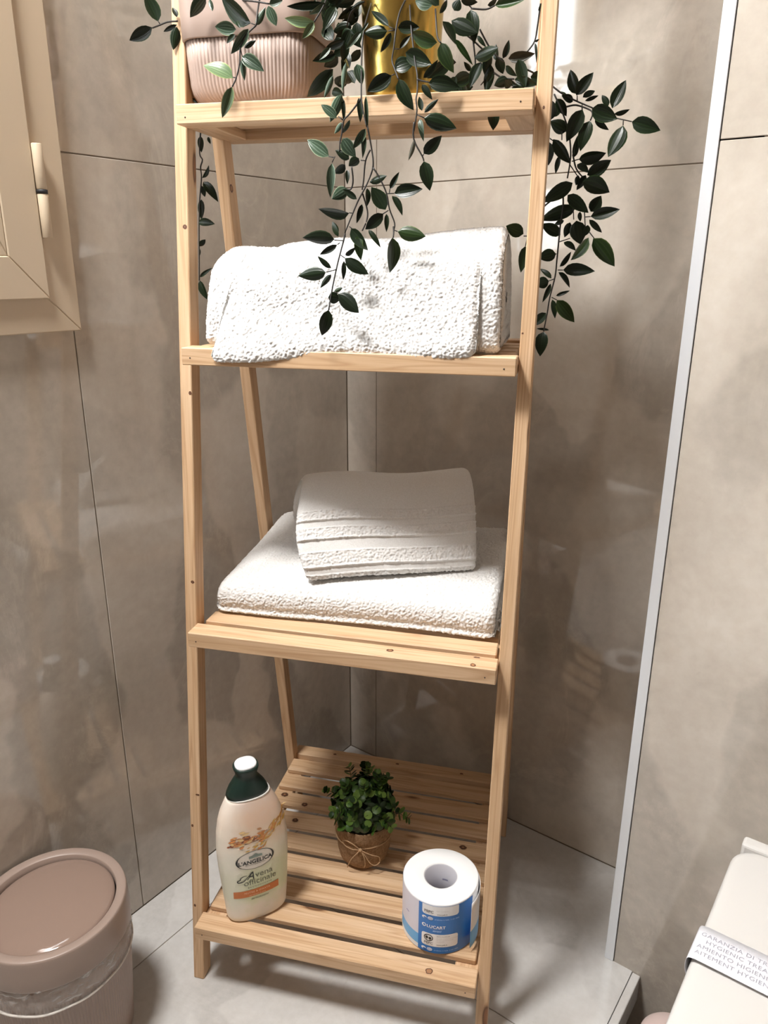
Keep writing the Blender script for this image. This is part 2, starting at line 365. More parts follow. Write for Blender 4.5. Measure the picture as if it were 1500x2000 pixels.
LEAVES = """
A d -13.8 150 1349.7 -26 146.9 1377.9 17.4
A d -22.2 150 1344.4 -52.4 150.5 1333.4 15.8
A d 10.5 150 1343.2 4.7 148.4 1320.1 13.2
A d 8.1 155 1346.8 -10.4 156.2 1341 5.6
A d 11.4 150 1353.2 6.1 151.5 1363.8 6.6
A l 64.1 122 1362.3 46.4 116.8 1343 14.9
A l 70 120 1360 74.4 114.2 1346.7 5.9
A d 119.6 118 1332.2 86 122 1360.9 20.2
A l 103.4 112 1325.5 80.6 109.1 1328.8 15.6
A l 120.1 108 1324.2 100.1 104.8 1300.8 12.3
A d 109.3 110 1326 102.6 115.9 1335.4 5
A d 102.3 110 1320.3 91.9 109.6 1312.4 5.9
A d 113.2 110 1306.2 125.2 114 1313.6 6.2
A l 111.1 106 1297.1 135.4 105.7 1282.2 16.4
A l 110.4 108 1294.9 111.5 109.7 1274.1 7.2
A g 98.8 106 1276.3 67 101.8 1291.5 17.3
A g 100 100 1265.3 85.4 101.6 1235.7 13.4
A l 126.5 115 1329 136.3 119.4 1346.4 8.1
A l 142.2 115 1347.4 150.2 115.3 1328.4 12.6
A l 141.2 120 1350.2 155.7 122.9 1353.4 9.2
A g 194 120 1329.8 159.4 122.1 1335 11.9
A g 194.7 118 1328.5 183.1 112.8 1313.2 9.5
A d 204.1 130 1350.4 160.8 133.1 1351.3 9.8
A l 206.3 128 1349.7 186.4 129.1 1339.3 6.4
A d 16.5 170 1265.7 3.4 167.6 1274.3 9
A d 31.2 170 1262.9 15.8 164.4 1267.8 6.9
B d 277.9 130 1322.9 257.9 134.4 1338.9 8.9
B d 275.9 130 1318.7 250.4 129.7 1318.3 14.8
B d 280.5 130 1317.2 268.7 132.6 1299.8 7.9
B d 288 130 1321.5 310.2 134.5 1321.4 13.8
B d 291.4 125 1299.4 302.7 127.6 1312.3 6.1
B g2 333.2 125 1303.2 303.2 130.1 1314.6 17.1
B d 299.5 120 1294.4 327.9 118.7 1281.5 18.6
B d 286.1 122 1279.9 306.5 125.6 1286.7 17.4
B d 285.4 112 1270.8 259.1 111.3 1256.9 17.7
B d 295.1 105 1265.5 309.4 110.2 1236.6 16.6
B d 227.9 125 1311 204.9 129.5 1305.8 9.5
B l 211 125 1304.5 199.7 120.2 1292.4 7
B l 247.5 125 1319 232.1 120.6 1302.3 7.1
B l 255.7 125 1327.2 247.4 121.6 1316.5 3.2
B d 217.8 112 1280.1 185.7 117.6 1254.8 17
B l 218.9 108 1273 208.8 107.2 1252 7
B l 245.7 112 1284 250.6 113.5 1264.8 12.9
B l 233.4 112 1286.3 229.6 109.6 1258.7 6.2
B l 230.2 104 1253.2 216.6 104.1 1226.8 13
B l 223.5 104 1229.2 206.9 102.6 1243.1 11.1
B d 230 108 1250.4 231.8 106.2 1226.6 5.2
B l 249.7 104 1248.8 251.4 105 1225.7 7.9
B l 257.4 106 1250.7 259.1 107 1219.5 5
B l 239.8 102 1226.5 229.8 106.9 1214 5.2
B l 230.3 102 1224.2 221.1 104.2 1213.9 6.2
B l 202 130 1348.9 204.2 135.1 1333.7 6
B l 192.1 135 1355.2 182.9 139.3 1343.9 6
B d 246.8 140 1351.4 230.6 145.9 1347.2 4.2
B d 218 190 1341.7 195.2 192.1 1338.8 15.9
B d 215.6 190 1323.2 196.6 186 1312 15
B d 206.9 170 1306 188.8 174.3 1298.5 12.7
B d 215.1 180 1311.6 209.9 185.6 1294.3 12.7
B d 234.3 170 1312 219.7 174.9 1300.9 10.5
B d 198.6 200 1350 205.9 200.8 1328.2 12.9
B d 223.2 180 1360.5 203.8 182.6 1349.7 11.5
B d 222 200 1353.3 205.2 196.5 1347.8 11.7
C d 337.2 135 1325.9 350.1 139 1304.8 12.7
C g2 337 128 1303.7 350.6 128.9 1275.7 16.6
C d 344.6 150 1330.2 373.2 147.4 1316.8 18.8
C d 364.7 160 1342.8 370.6 154.8 1311 16.3
C d 352.3 160 1354.7 369.8 164.2 1348.8 9.9
C d 382.1 170 1347.9 392.1 175.9 1354.1 6
C g2 390.1 170 1347.4 422.1 165.1 1349.1 11.4
C d 328.3 105 1260.6 360.6 108.6 1255.6 18.4
C d 321.4 105 1259.1 332.3 103.9 1244.7 7.8
C d 322.2 108 1265.7 337.8 103.8 1280.3 7.8
C d 325 102 1230.6 340 99.5 1242.2 6.1
C d 322.3 103 1232.7 318.5 106.2 1246.5 6.9
C d 325 100 1225 358.7 104.5 1214.9 18.6
C l 320.1 100 1224.3 325.4 94.5 1210.1 6.1
C g2 346.1 170 1316.9 366.3 171.4 1291.2 7.3
C d 364.4 180 1285.9 357.1 174.5 1294.2 6.2
C d 366.6 165 1279 345.9 167.6 1272.3 16.8
C d 378.3 165 1291 367.4 163 1266 13.1
C d 386.8 165 1301.2 382.3 169.6 1279.3 12.1
C d 393.2 175 1294.3 392.3 180.8 1311.7 7.3
C d 401.2 175 1295.7 407.3 175.1 1313.1 7.6
C d 396.1 175 1297.7 401.4 181 1282.6 12.2
C d 405.1 170 1287.3 416.9 167.7 1276 7.3
C b 407.7 170 1294.2 435.6 164.9 1296.1 12.6
C d 409.8 160 1271.6 395 161.2 1266.2 13.1
C d 416.3 165 1272.3 440.4 159.4 1264.8 12.1
C d 408.4 165 1271.8 419 161.4 1265.2 6.1
C d 370.1 180 1321.6 379.9 178.9 1310.1 5.3
C d 390.8 165 1281.5 385.1 166.3 1270.4 7.1
C d 438.3 180 1341.2 440.5 175.9 1347.6 2.6
C d 435.9 180 1311 439.5 174.5 1291 3.2
C d 435.9 180 1311.9 440.4 184.4 1315.3 2.6
C d 393.3 160 1241.2 396 157.8 1221 14.3
C d 332.3 145 1336.5 339.9 150.5 1350.2 6.1
C l 324 140 1343.2 304 144.8 1350 14.7
C d 344.2 170 1345.1 350.1 168.5 1354.7 12.1
C d 328.5 160 1348.5 317.2 159.5 1359.3 10
D l 214.7 100 1189.4 190.3 100.2 1207 16.5
D l 218.6 100 1182.2 215.8 99.5 1147.7 11
D l 231.5 100 1207.7 244.8 102.5 1189.4 16.3
D l 258.5 100 1216.7 244.8 98.4 1197.3 9.9
D l 254.6 102 1214.2 255.9 98.9 1188.2 6.5
D d 251.1 98 1186.2 238.9 100.8 1178.9 11.4
D d 238.6 102 1186 223 101.4 1195.3 9.9
D d 233.4 104 1180.4 221.1 102.3 1171.3 10.1
D d 236.8 100 1174.8 238 95.2 1160.2 5.7
D l 237.1 98 1154.4 219.1 98.1 1144.4 15.7
D d 249 96 1142.8 233.7 96 1153.2 7.7
D d 239.7 96 1128.5 204.8 96.4 1134.1 16.7
D d 225.8 95 1105.6 219.4 95.7 1118.8 7
D d 262.3 102 1161.4 282.6 97.2 1167 9
D d 282.1 100 1131.4 266.1 100.4 1154.1 18.7
D d 287.1 100 1153.7 297.6 97 1169.7 6.8
D d 292.6 98 1148.9 323.1 97.7 1152.9 16.3
D d 290.4 98 1146.4 302.8 95.9 1126.9 7.9
D d 259.5 104 1155.5 260.6 102 1136.9 6.6
D d 253.1 104 1138.2 247.4 101.4 1118.4 6.9
D d 279.3 100 1127.3 258.4 101.2 1111 14.6
D d 283.3 100 1127.3 283.5 99.6 1108.7 6.2
D d 325.5 100 1189 344.6 97.5 1205 14.1
D d 326.3 98 1181.4 333.2 99.4 1152.9 16.7
D b 314.6 100 1204.3 309.1 96.5 1183.6 5.3
D l 319.7 100 1222.3 324.8 100.6 1203.1 5.9
E d 223.1 90 1099.2 186.8 87.6 1100.9 16.8
E d 227.2 92 1102.4 219.4 93.7 1118.8 6.7
E d 227.1 88 1093.4 206.4 89.8 1083.3 8.1
E d 242.4 94 1111.4 262.5 91.7 1088.7 14.5
E g2 252.2 92 1105 252.6 94.1 1077.6 11.7
E d 261.6 100 1110.4 276.2 96.8 1092.5 6.7
E g2 297.4 96 1108 328.4 95.2 1102.7 18.2
E g2 293.7 90 1101.1 292.5 91.5 1064.4 16.5
E d 237.4 86 1081.2 250.1 82.5 1089.5 6.3
E d 238 82 1078.5 264.1 83.5 1061.9 15.6
E d 236.8 82 1075.3 235.5 83.5 1055 6.2
E d 220.3 84 1067.3 206.3 80 1080 7
E d 214.3 82 1062.4 181 83.4 1058.4 16.9
E d 221.4 80 1060.3 209.2 77.8 1045.7 7
E g2 226.1 75 1041.1 236.6 73.4 1045.4 4.9
E d 218.6 76 1034.5 232 78.4 1032.4 14.7
E d 231.7 72 1039.1 256.7 67 1019.2 19
E d 220.8 70 1020.1 211.8 72 991.1 16.7
F d 486.8 200 1260.6 476.7 205.8 1286.5 14.2
F d 485.7 195 1258.6 502.2 194.2 1279.5 14.2
F d 493.2 200 1257 505.7 205.4 1263.7 7.6
F d 496 200 1253.5 509.8 205.1 1259 4.8
F d 482.4 200 1252.9 470.2 196.7 1259.6 9.2
F g2 474.3 200 1261.2 465.3 202.9 1264.9 3.3
F d 527.1 190 1242.6 539.1 194 1269.5 15.3
F d 522.8 195 1245.9 515.1 197 1257.8 7.8
F d 530.1 190 1236.9 546 190.2 1240.3 5.8
F d 504.6 185 1242.6 532.1 182.5 1231.1 20
F d 508.6 190 1233.2 523.7 188.1 1220.4 7.8
F d 549.6 180 1226.7 579.2 176.7 1216.9 18.6
F d 540.5 180 1223.1 527.6 174.8 1192.3 19.4
F d 494.3 185 1241.9 479.6 186.1 1210.6 18.8
F d 503.8 185 1230.2 495.3 182.4 1200.4 16.6
F d 463.3 205 1258 475.8 208.7 1240.8 11.8
F d 459.5 210 1256.7 459.7 204.5 1237.2 11.9
F d 458.1 210 1240.5 469 214.8 1246.8 8.1
F d 477.4 200 1222 458.8 202.3 1233.4 16.8
F d 462.8 200 1214.2 483.7 205.1 1189.4 14.5
F d 456 215 1214.2 457.6 219.8 1189.3 17.2
F d 471.6 205 1196.9 467.8 209.8 1178.2 6.8
F d 488.5 200 1193.5 490.4 200.9 1215.9 8.1
F d 494.3 195 1190.9 522.9 189.2 1196.5 15.8
F d 505.2 195 1173.5 529.5 197.9 1188.7 16.9
F d 492.8 200 1186.2 506.2 196.1 1177.2 9.4
F d 489.4 200 1165.9 457.4 197.6 1145.5 18.4
F d 500.7 190 1166 530.6 192 1154.3 22
F d 504 200 1174.1 495.1 200.3 1158.6 9.4
F d 495.1 205 1174.7 493.4 204 1163.8 6.6
G d 494.8 200 1137.5 455.4 205.3 1125.1 18.3
G d 482.2 205 1123.8 471.3 206.3 1119.4 6.5
G d 512.8 195 1133 522.6 193.1 1149.5 16
G d 484.2 200 1152.6 508.7 197 1133.2 16.1
G d 500.4 200 1133.4 501.3 204.3 1122.6 5.6
G d 513.2 190 1127.2 544.2 189.7 1134.3 14.9
G d 511.9 190 1123.8 527.2 193.4 1109.9 7.7
G d 479.2 205 1107 456.4 203.2 1118.8 15.3
G d 497 200 1123.4 503.3 196.4 1097.9 21.6
G d 489.8 205 1121.7 484.6 205.4 1105.4 10
G d 511 200 1118.3 509 203.8 1106.3 8.8
G d 484.1 200 1099.1 498.6 196.1 1090.7 7.9
G g2 513.2 195 1103.9 494.7 198.5 1079.4 18.5
G g2 518.4 190 1102.7 544.7 195.1 1072.3 21.4
G d 475.4 205 1085.2 455 208.7 1080.5 16.6
G d 481 200 1070 492.5 203.9 1086.8 6.8
G d 485.6 195 1066.4 521.1 189.1 1065.5 16.5
G d 480.4 200 1063.7 495.1 201.5 1046.8 7.3
G d 472.1 205 1056.2 458 209.4 1067.8 6.9
G d 469 208 1052.9 454.1 202.6 1048.6 15.7
G d 471.5 205 1049.7 463.2 202.3 1028.2 6.9
G d 479.2 200 1035 494.5 197.2 1041.1 5.1
G g2 480.8 195 1030.3 502.8 195.3 1005.3 17.8
G d 475.2 200 1030.6 480.1 199.1 1009 8.1
G d 468.5 205 1013.9 452.8 204.7 998.2 12.7
G d 473.9 205 992.5 458.6 208.3 993.6 3.6
G d 466.9 200 991.1 464.1 194 962.6 17.7
G g2 434.5 200 1108.5 414.3 194.7 1117.2 17.8
G g2 437.6 200 1094 434.2 195.5 1064.5 13.5
H d 11.5 190 1179.2 23.9 185.5 1192.4 6.3
H d 12.5 190 1175.8 32.9 184.8 1153.1 12.4
H d 9.4 190 1170.3 10.3 195.7 1157.7 7.6
H d 8.1 190 1153.3 4.2 194.3 1129.5 9.6
H d 1.9 190 1125.2 26.9 185 1121.9 11.4
H d 0.8 190 1094.1 9.6 190 1102.4 7.8
H d -0.1 190 1091.8 0.3 187.8 1082.2 4
H d -2.3 190 1054 16.1 187.8 1065.6 5.3
H d -2.7 190 1049.7 7.4 188.2 1025.4 10.4
H d 12.8 190 1229.9 11.8 191.8 1211.6 8.6
H d 18.3 200 1230.1 20.5 201 1222 4.4
"""
STEMS = """
A 11.9 150 1348.9 -0.8 150 1348.9 -12.9 150 1346 -22.3 150 1343.7
A -11.8 150 1347.4 -14.2 150 1351.1
A 127.7 112 1328.2 116.4 108 1317.7 109.9 106 1305.4 109 104 1289.9 104.8 102 1274.5 100 100 1265.3
A 103.9 104 1275 99.7 104 1275.8
A 109.4 107 1304.3 111.4 107 1296.7
A 125.9 130 1358 127.6 118 1342.5 127.7 112 1328.2
A 98.3 140 1362.5 124.5 125 1355 141.2 120 1350.5
A 120.8 115 1331.4 126.5 115 1329
A 204.3 140 1359.8 202.4 125 1343.8 194 120 1329.5
B 292.9 150 1354.8 288.8 135 1337.2 287.1 125 1318.5 285.9 120 1299.4 284.5 118 1286.9 289.4 112 1275.9 294.8 105 1265.5
B 285.5 128 1318.5 277.4 128 1318.3
B 285.5 128 1319 278.4 128 1322.4
B 285.5 122 1299 292 122 1298.5
B 289 112 1272 285.4 112 1270.8
B 297.1 150 1347.7 301.4 135 1328.8 305.8 125 1307.3 310.6 118 1283.9 314.5 112 1269.5 316 106 1253.5 315.3 103 1244.3 316.9 101 1232.5 313.9 100 1212.1
B 315.4 108 1265.2 320.4 108 1263.2 328.3 108 1261.6
B 316.9 101 1229 325.5 101 1225.2
B 249.9 160 1355.1 249.3 130 1321.9 249.8 118 1295.6 251.3 110 1267.6 252.8 104 1248.7 255.4 102 1234.9 259.9 100 1218.3
B 252.6 105 1248.9 246.6 104 1241 238.5 103 1232.1 232.5 102 1225.9 230.7 102 1213.2
B 231.9 104 1226.2 225.7 104 1231
B 244.1 150 1354.4 223.8 170 1351.5 214.3 180 1337.5
C 363.3 170 1346.1 380.3 170 1344.2 390.1 170 1347.4
C 364.3 170 1346.4 353.9 170 1354.8
C 355.8 165 1322.2 367.9 168 1313.5 379.1 170 1304.5 385.5 168 1302.9
C 374.2 170 1325 383.9 170 1309.6 391.4 170 1300.4 402.9 170 1290.9
C 367.1 170 1314 370.9 168 1289.4 366.6 165 1279
C 421.2 170 1285.6 439.3 175 1277.8 440.7 180 1268
C 439.8 180 1348.8 437.8 180 1326.6 435.4 180 1311.9 426.6 180 1300.9
C 326.3 150 1342.4 331.6 135 1312.6 337 128 1303.7
C 345.1 170 1317 351.3 170 1314
C 392.9 165 1279.6 403.3 165 1273.8 416.3 165 1272.3
C 440.2 190 1270 447.5 190 1266
C 383.1 165 1272.9 378.3 165 1267.7
D 260.3 101 1219.7 264.9 101 1198.1 267.4 100 1183.1 266.2 100 1173.2 259.7 99 1158.1 250.8 98 1142.9 244.3 96 1128.5 234.8 94 1106.6
D 263.8 101 1195.2 258.1 101 1183.4 255.8 101 1163.4 254 101 1153.3
D 252.8 100 1184.4 258.4 100 1183.8
D 267.4 100 1176.1 275.2 100 1165 283.2 100 1148.7 286.7 100 1132.4 293 100 1116.9 292 98 1108.6
D 283.2 100 1148.7 292.2 100 1148.8
D 287.1 100 1153.7 286.5 100 1148.7
D 254.8 100 1149.2 260 102 1130.8 259.3 100 1119.3 254.6 98 1108.8
D 241.9 100 1177.7 243.5 100 1163.6 241.2 100 1154.5 236.6 100 1154
D 222.1 100 1189.2 218.6 100 1182.7
D 214.7 100 1189.4 222.1 100 1187.7
D 231.1 102 1223.7 230.5 102 1214.9 228 102 1204.2 227.3 102 1194.3
D 314.3 100 1221.5 314 100 1204.3 324.1 100 1186.6 325.9 100 1181.7
D 239.7 96 1128.5 244.3 96 1128
D 279.3 100 1127.3 285.5 100 1130.9
D 324.1 100 1186.6 325.7 100 1189
E 234.8 94 1105.6 233.6 92 1097.7 228 86 1073.2 222.9 78 1043.2 220.8 70 1020.1
E 223.1 90 1098.5 234.2 90 1097.8
E 229.5 90 1095.5 226.5 90 1093.4
E 231.6 84 1082.2 237.4 84 1078.5
E 214.6 83 1062.7 227 83 1065.7
E 239.9 95 1113.5 244.5 95 1110.3
E 292.2 97 1113.2 293 95 1107.5 293.2 92 1101.1
E 292.7 96 1109.6 297.4 96 1107.8
E 226.4 74 1041.2 231.1 74 1039.1
F 453.3 205 1274.4 470.6 200 1261.3 488.7 195 1251.7 505.2 190 1244
F 475.5 195 1247.1 486.5 195 1248.4 501.7 190 1242.4 505.7 187 1237.3 503.9 186 1230.4
F 532.7 183 1231.2 549.6 180 1226.7
F 540.3 181 1228.3 540.5 181 1223.3
F 525.9 187 1241 532.2 187 1232.4
F 460.4 205 1262.7 472.1 202 1241 479.9 200 1221.9 483.9 200 1203 484.4 200 1188.8 482.6 200 1170.9
F 486.9 200 1197 492 200 1181.5 500.4 200 1171.7
F 483.9 200 1186.4 495.3 200 1171.8
F 455.8 210 1218.2 465.3 210 1212
F 466.3 205 1199.4 471.6 205 1196.9
F 486.3 198 1189.1 494.3 198 1191.3
F 493.7 188 1242.4 493.2 188 1248
F 487.4 198 1252.3 486.9 198 1259.1
F 472.3 200 1222.1 473 200 1212.7
G 478.8 200 1154.6 480 200 1138.7 478.3 203 1118.7 477.7 204 1098.2 477.1 204 1077.3 476.4 203 1058.3 471.7 202 1032.6 469.8 202 1013 466.9 201 991
G 456 206 1139.4 467.6 206 1148.3 479 206 1151.6
G 491.2 200 1143.5 493.8 200 1124.5
G 505.5 200 1134.4 508.1 200 1116.3
G 478.7 203 1099.2 491.2 203 1103.3
G 434.7 200 1105.9 440.7 200 1105.9
G 440.3 203 1108.6 437.4 203 1094.1
G 513.2 192 1109.9 519.5 192 1102.8
G 479.1 200 1066 485.6 200 1066
G 476.5 205 1055.7 469.1 205 1052.9
G 473.9 200 1033.3 480.7 200 1030.1
G 507.1 195 1127.1 513.3 195 1127.5
G 476 204 1084.9 474.4 204 1085.2
H 13.1 190 1234.2 9.8 190 1209.2 13.2 190 1201.4 9.9 190 1192.7 10.1 190 1179.3 5.3 190 1151.1 2.5 190 1124.6 0 190 1093 -3 190 1049.7
"""

# ================================================================== SETTING
ZC = 2.45            # ceiling
ZLOW = -0.12         # floor in front of the toilet, below the raised shower floor
EX = 0.744           # edge of the raised floor
J = 1.206            # horizontal tile joint
G = 0.0008           # half joint width
TT = 0.008           # tile thickness

def panel_box(o, ax, nx, a0, a1, n0, n1, z0, z1, bevel=0.0):
    """box on a frame: origin o, axis ax along the wall, nx out of it"""
    P = lambda a, n, z: o + ax * a + nx * n + Vector((0, 0, z))
    return [P(a0, n0, z0), P(a1, n0, z0), P(a1, n1, z0), P(a0, n1, z0), P(a0, n0, z1), P(a1, n0, z1), P(a1, n1, z1), P(a0, n1, z1)]
def wall(name, o, ax, nx, a0, a1, z0, z1, tiles, holes=(), mat=None):
    """grout slab set 1 mm behind the tile faces, and one child per tile"""
    parts_v, parts_f = [], []
    rects = [(a0, a1, z0, z1)]
    for (ha0, ha1, hz0, hz1) in holes:
        nr = []
        for (x0, x1, y0, y1) in rects:
            if ha1 <= x0 or ha0 >= x1 or hz1 <= y0 or hz0 >= y1:
                nr.append((x0, x1, y0, y1)); continue
            if x0 < ha0: nr.append((x0, ha0, y0, y1))
            if ha1 < x1: nr.append((ha1, x1, y0, y1))
            if y0 < hz0: nr.append((max(x0, ha0), min(x1, ha1), y0, hz0))
            if hz1 < y1: nr.append((max(x0, ha0), min(x1, ha1), hz1, y1))
        rects = nr
    for (x0, x1, y0, y1) in rects:
        b = len(parts_v)
        parts_v += panel_box(o, ax, nx, x0 - (0.1 if x0 == a0 and name == "wall_back" else 0), x1 + (0.1 if x1 == a1 and name != "wall_right" else 0), -0.022, -0.0016, y0, y1)
        parts_f += [tuple(b + i for i in f) for f in ((0, 3, 2, 1), (4, 5, 6, 7), (0, 1, 5, 4), (1, 2, 6, 5), (2, 3, 7, 6), (3, 0, 4, 7))]
    w = link(name, mesh(name, parts_v, parts_f), None, mat or M['grout'])
    tag(w, kind='structure')
    for (x0, x1, y0, y1) in tiles:
        me = hexa('tile', panel_box(o, ax, nx, x0 + G, x1 - G, -TT, 0.0, y0 + G, y1 - G), 0.0006)
        link('tile', me, w, M['wall_tile'])
    return w
X, Y0v = Vector((1, 0, 0)), Vector((0, 1, 0))
O = Vector((0, 0, 0))
# left wall (a runs along +y from y=-2), with the window opening
YF = -2.6
hole = (WIN_Y0, WIN_Y1, WIN_Z0, WIN_Z1)
tl = [(-0.5808, 0.0, 0, J), (-1.18, -0.5808, 0, WIN_Z0), (YF, -1.18, 0, J), (-1.18, WIN_Y0, WIN_Z0, J),
      (-0.5808, 0.0, J, ZC), (WIN_Y1, -0.5808, WIN_Z0, ZC), (WIN_Y0, WIN_Y1, WIN_Z1, ZC), (-1.18, WIN_Y0, J, ZC), (YF, -1.18, J, ZC)]
wall_left = wall('wall_left', O, Y0v, X, YF, 0.0, ZLOW - 0.05, ZC, tl, [hole])
# back wall
wall_back = wall('wall_back', O, AX, NX, 0.0, 0.95, ZLOW - 0.05, ZC, [(0.0005, 0.0735, 0, J), (0.0735, 0.95, 0, J), (0.0005, 0.0735, J, ZC), (0.0735, 0.95, J, ZC)])
# wall that projects on the right, with its return
OR = Vector((XR, YR, 0))
RW = 1.08
wall_right = wall('wall_right', OR, AX, NX, 0.0, RW, ZLOW - 0.05, ZC, [(0.0138, 0.62, ZLOW, J), (0.0138, 0.62, J, ZC), (0.62, RW, ZLOW, J), (0.62, RW, J, ZC)])
ret = panel_box(OR, AX, NX, 0.0, 0.06, -0.23, -0.0016, ZLOW, ZC)
rt = link('trim_3', hexa('trim_3', ret, 0), None, M['wall_tile'])
tag(rt, kind='structure')
# aluminium corner profile
prof = link('trim_1', hexa('trim_1', panel_box(OR, AX, NX, -0.0005, 0.0135, -0.012, 0.0015, 0.0, ZC), 0.0005), None, M['alu'])
tag(prof, kind='structure')
# far side of the room, behind and beside the camera
xe = (OR + AX * RW).x
wr = link('unseen_wall_far', boxm('unseen_wall_far', xe, xe + 0.06, YF - 0.06, 0.1, ZLOW - 0.05, ZC, 0), None, M['unseen_wall_dark'])
tag(wr, kind='structure')
wf = link('unseen_wall_front', boxm('unseen_wall_front', -0.09, xe, YF - 0.06, YF, ZLOW - 0.05, ZC, 0), None, M['unseen_wall_dark'])
tag(wf, kind='structure')
ce = link('ceiling', boxm('ceiling', -0.09, xe + 0.06, YF - 0.06, 0.2, ZC, ZC + 0.06, 0), None, M['plaster'])
tag(ce, kind='structure')

# floors: raised shower floor with its tiles, lower floor in front of the toilet
def slanted(x0, x1, y0, y1a, y1b, z0, z1):
    return [(x0, y0, z0), (x1, y0, z0), (x1, y1b, z0), (x0, y1a, z0), (x0, y0, z1), (x1, y0, z1), (x1, y1b, z1), (x0, y1a, z1)]
tb_ = math.tan(BW)
ybk = lambda x: x * tb_ - 0.0005
ymid = lambda x: -0.3878 + x * tb_
fl = link('floor', mesh('floor', slanted(-0.05, EX - 0.0095, YF, 0.05, 0.05, -0.05, -0.0016), [(0, 3, 2, 1), (4, 5, 6, 7), (0, 1, 5, 4), (1, 2, 6, 5), (2, 3, 7, 6), (3, 0, 4, 7)]), None, M['grout'])
tag(fl, kind='structure')
XJ = 0.0916
EI = EX - 0.0086
for (x0, x1, fa, fb) in ((0.0, XJ, None, ymid), (XJ, EI, None, ymid), (0.0, XJ, ymid, ybk), (XJ, EI, ymid, ybk)):
    lo = (lambda x: -0.90) if fa is None else fa
    c = [(x0 + G, lo(x0) + G), (x1 - G, lo(x1) + G), (x1 - G, fb(x1) - G), (x0 + G, fb(x0) - G)]
    link('tile', hexa('tile', [(x, y, -TT) for x, y in c] + [(x, y, 0.0) for x, y in c], 0.0005), fl, M['floor_tile'])
for (x0, x1) in ((0.0, XJ), (XJ, EI)):
    link('tile', boxm('tile', x0 + G, x1 - G, YF, -0.90 - G, -TT, 0.0, 0.0005), fl, M['floor_tile'])
# aluminium/stone nosing of the raised floor
yn = YR + (EX - XR) * tb_ - 0.001
nose = link('trim_2', hexa('trim_2', [(EX - 0.0084, YF, -.05), (EX + 0.004, YF, -.05), (EX + 0.004, yn, -.05), (EX - 0.0084, yn, -.05),
                                      (EX - 0.0084, YF, 0.0), (EX + 0.004, YF, 0.0), (EX + 0.004, yn, 0.0), (EX - 0.0084, yn, 0.0)], 0.001), None, M['floor_tile'])
tag(nose, kind='structure')
und = link('trim_4', boxm('trim_4', -0.05, EX - 0.03, YF, 0.0, ZLOW - 0.05, -0.0502, 0), None, M['grout'])
tag(und, kind='structure')
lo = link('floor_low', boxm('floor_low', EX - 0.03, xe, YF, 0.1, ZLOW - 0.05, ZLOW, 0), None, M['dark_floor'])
lo.name = 'floor_2'
tag(lo, kind='structure')

# ------------------------------------------------------------------ window in the left wall (two casements)
win = empty('window_1', (0, -0.81, 1.0))
tag(win, kind='structure')
wo = Vector((0, 0.81, -1.0))     # children are written in room coordinates minus the origin of the window
def wpart(name, c8, mat='window_paint', bevel=0.0012, parent=None):
    me = hexa(name, [Vector(p) + (wo if parent is None else wo) for p in c8], bevel)
    return link(name, me, parent or win, M[mat])
def frame_ring(name, y0, y1, z0, z1, w, x0, x1, wl=None, parent=None):
    """four mitred bars"""
    wl = wl or (w, w, w, w)     # bottom, right, top, left
    i = [(y0 + wl[3], z0 + wl[0]), (y1 - wl[1], z0 + wl[0]), (y1 - wl[1], z1 - wl[2]), (y0 + wl[3], z1 - wl[2])]
    o = [(y0, z0), (y1, z0), (y1, z1), (y0, z1)]
    for k in range(4):
        q = (k + 1) % 4
        ring = [o[k], o[q], i[q], i[k]]
        wpart(name, [(x0, y, z) for y, z in ring] + [(x1, y, z) for y, z in ring], parent=parent)
CY0, CY1, CZ0, CZ1 = -1.090, -0.5765, 0.986, 2.36
frame_ring('casing', CY0, CY1, CZ0, CZ1, 0.044, -0.022, 0.012)
LY1 = -0.6195
MY = (CY0 + CY1) / 2
LZ0, LZ1 = 1.0285, 2.318
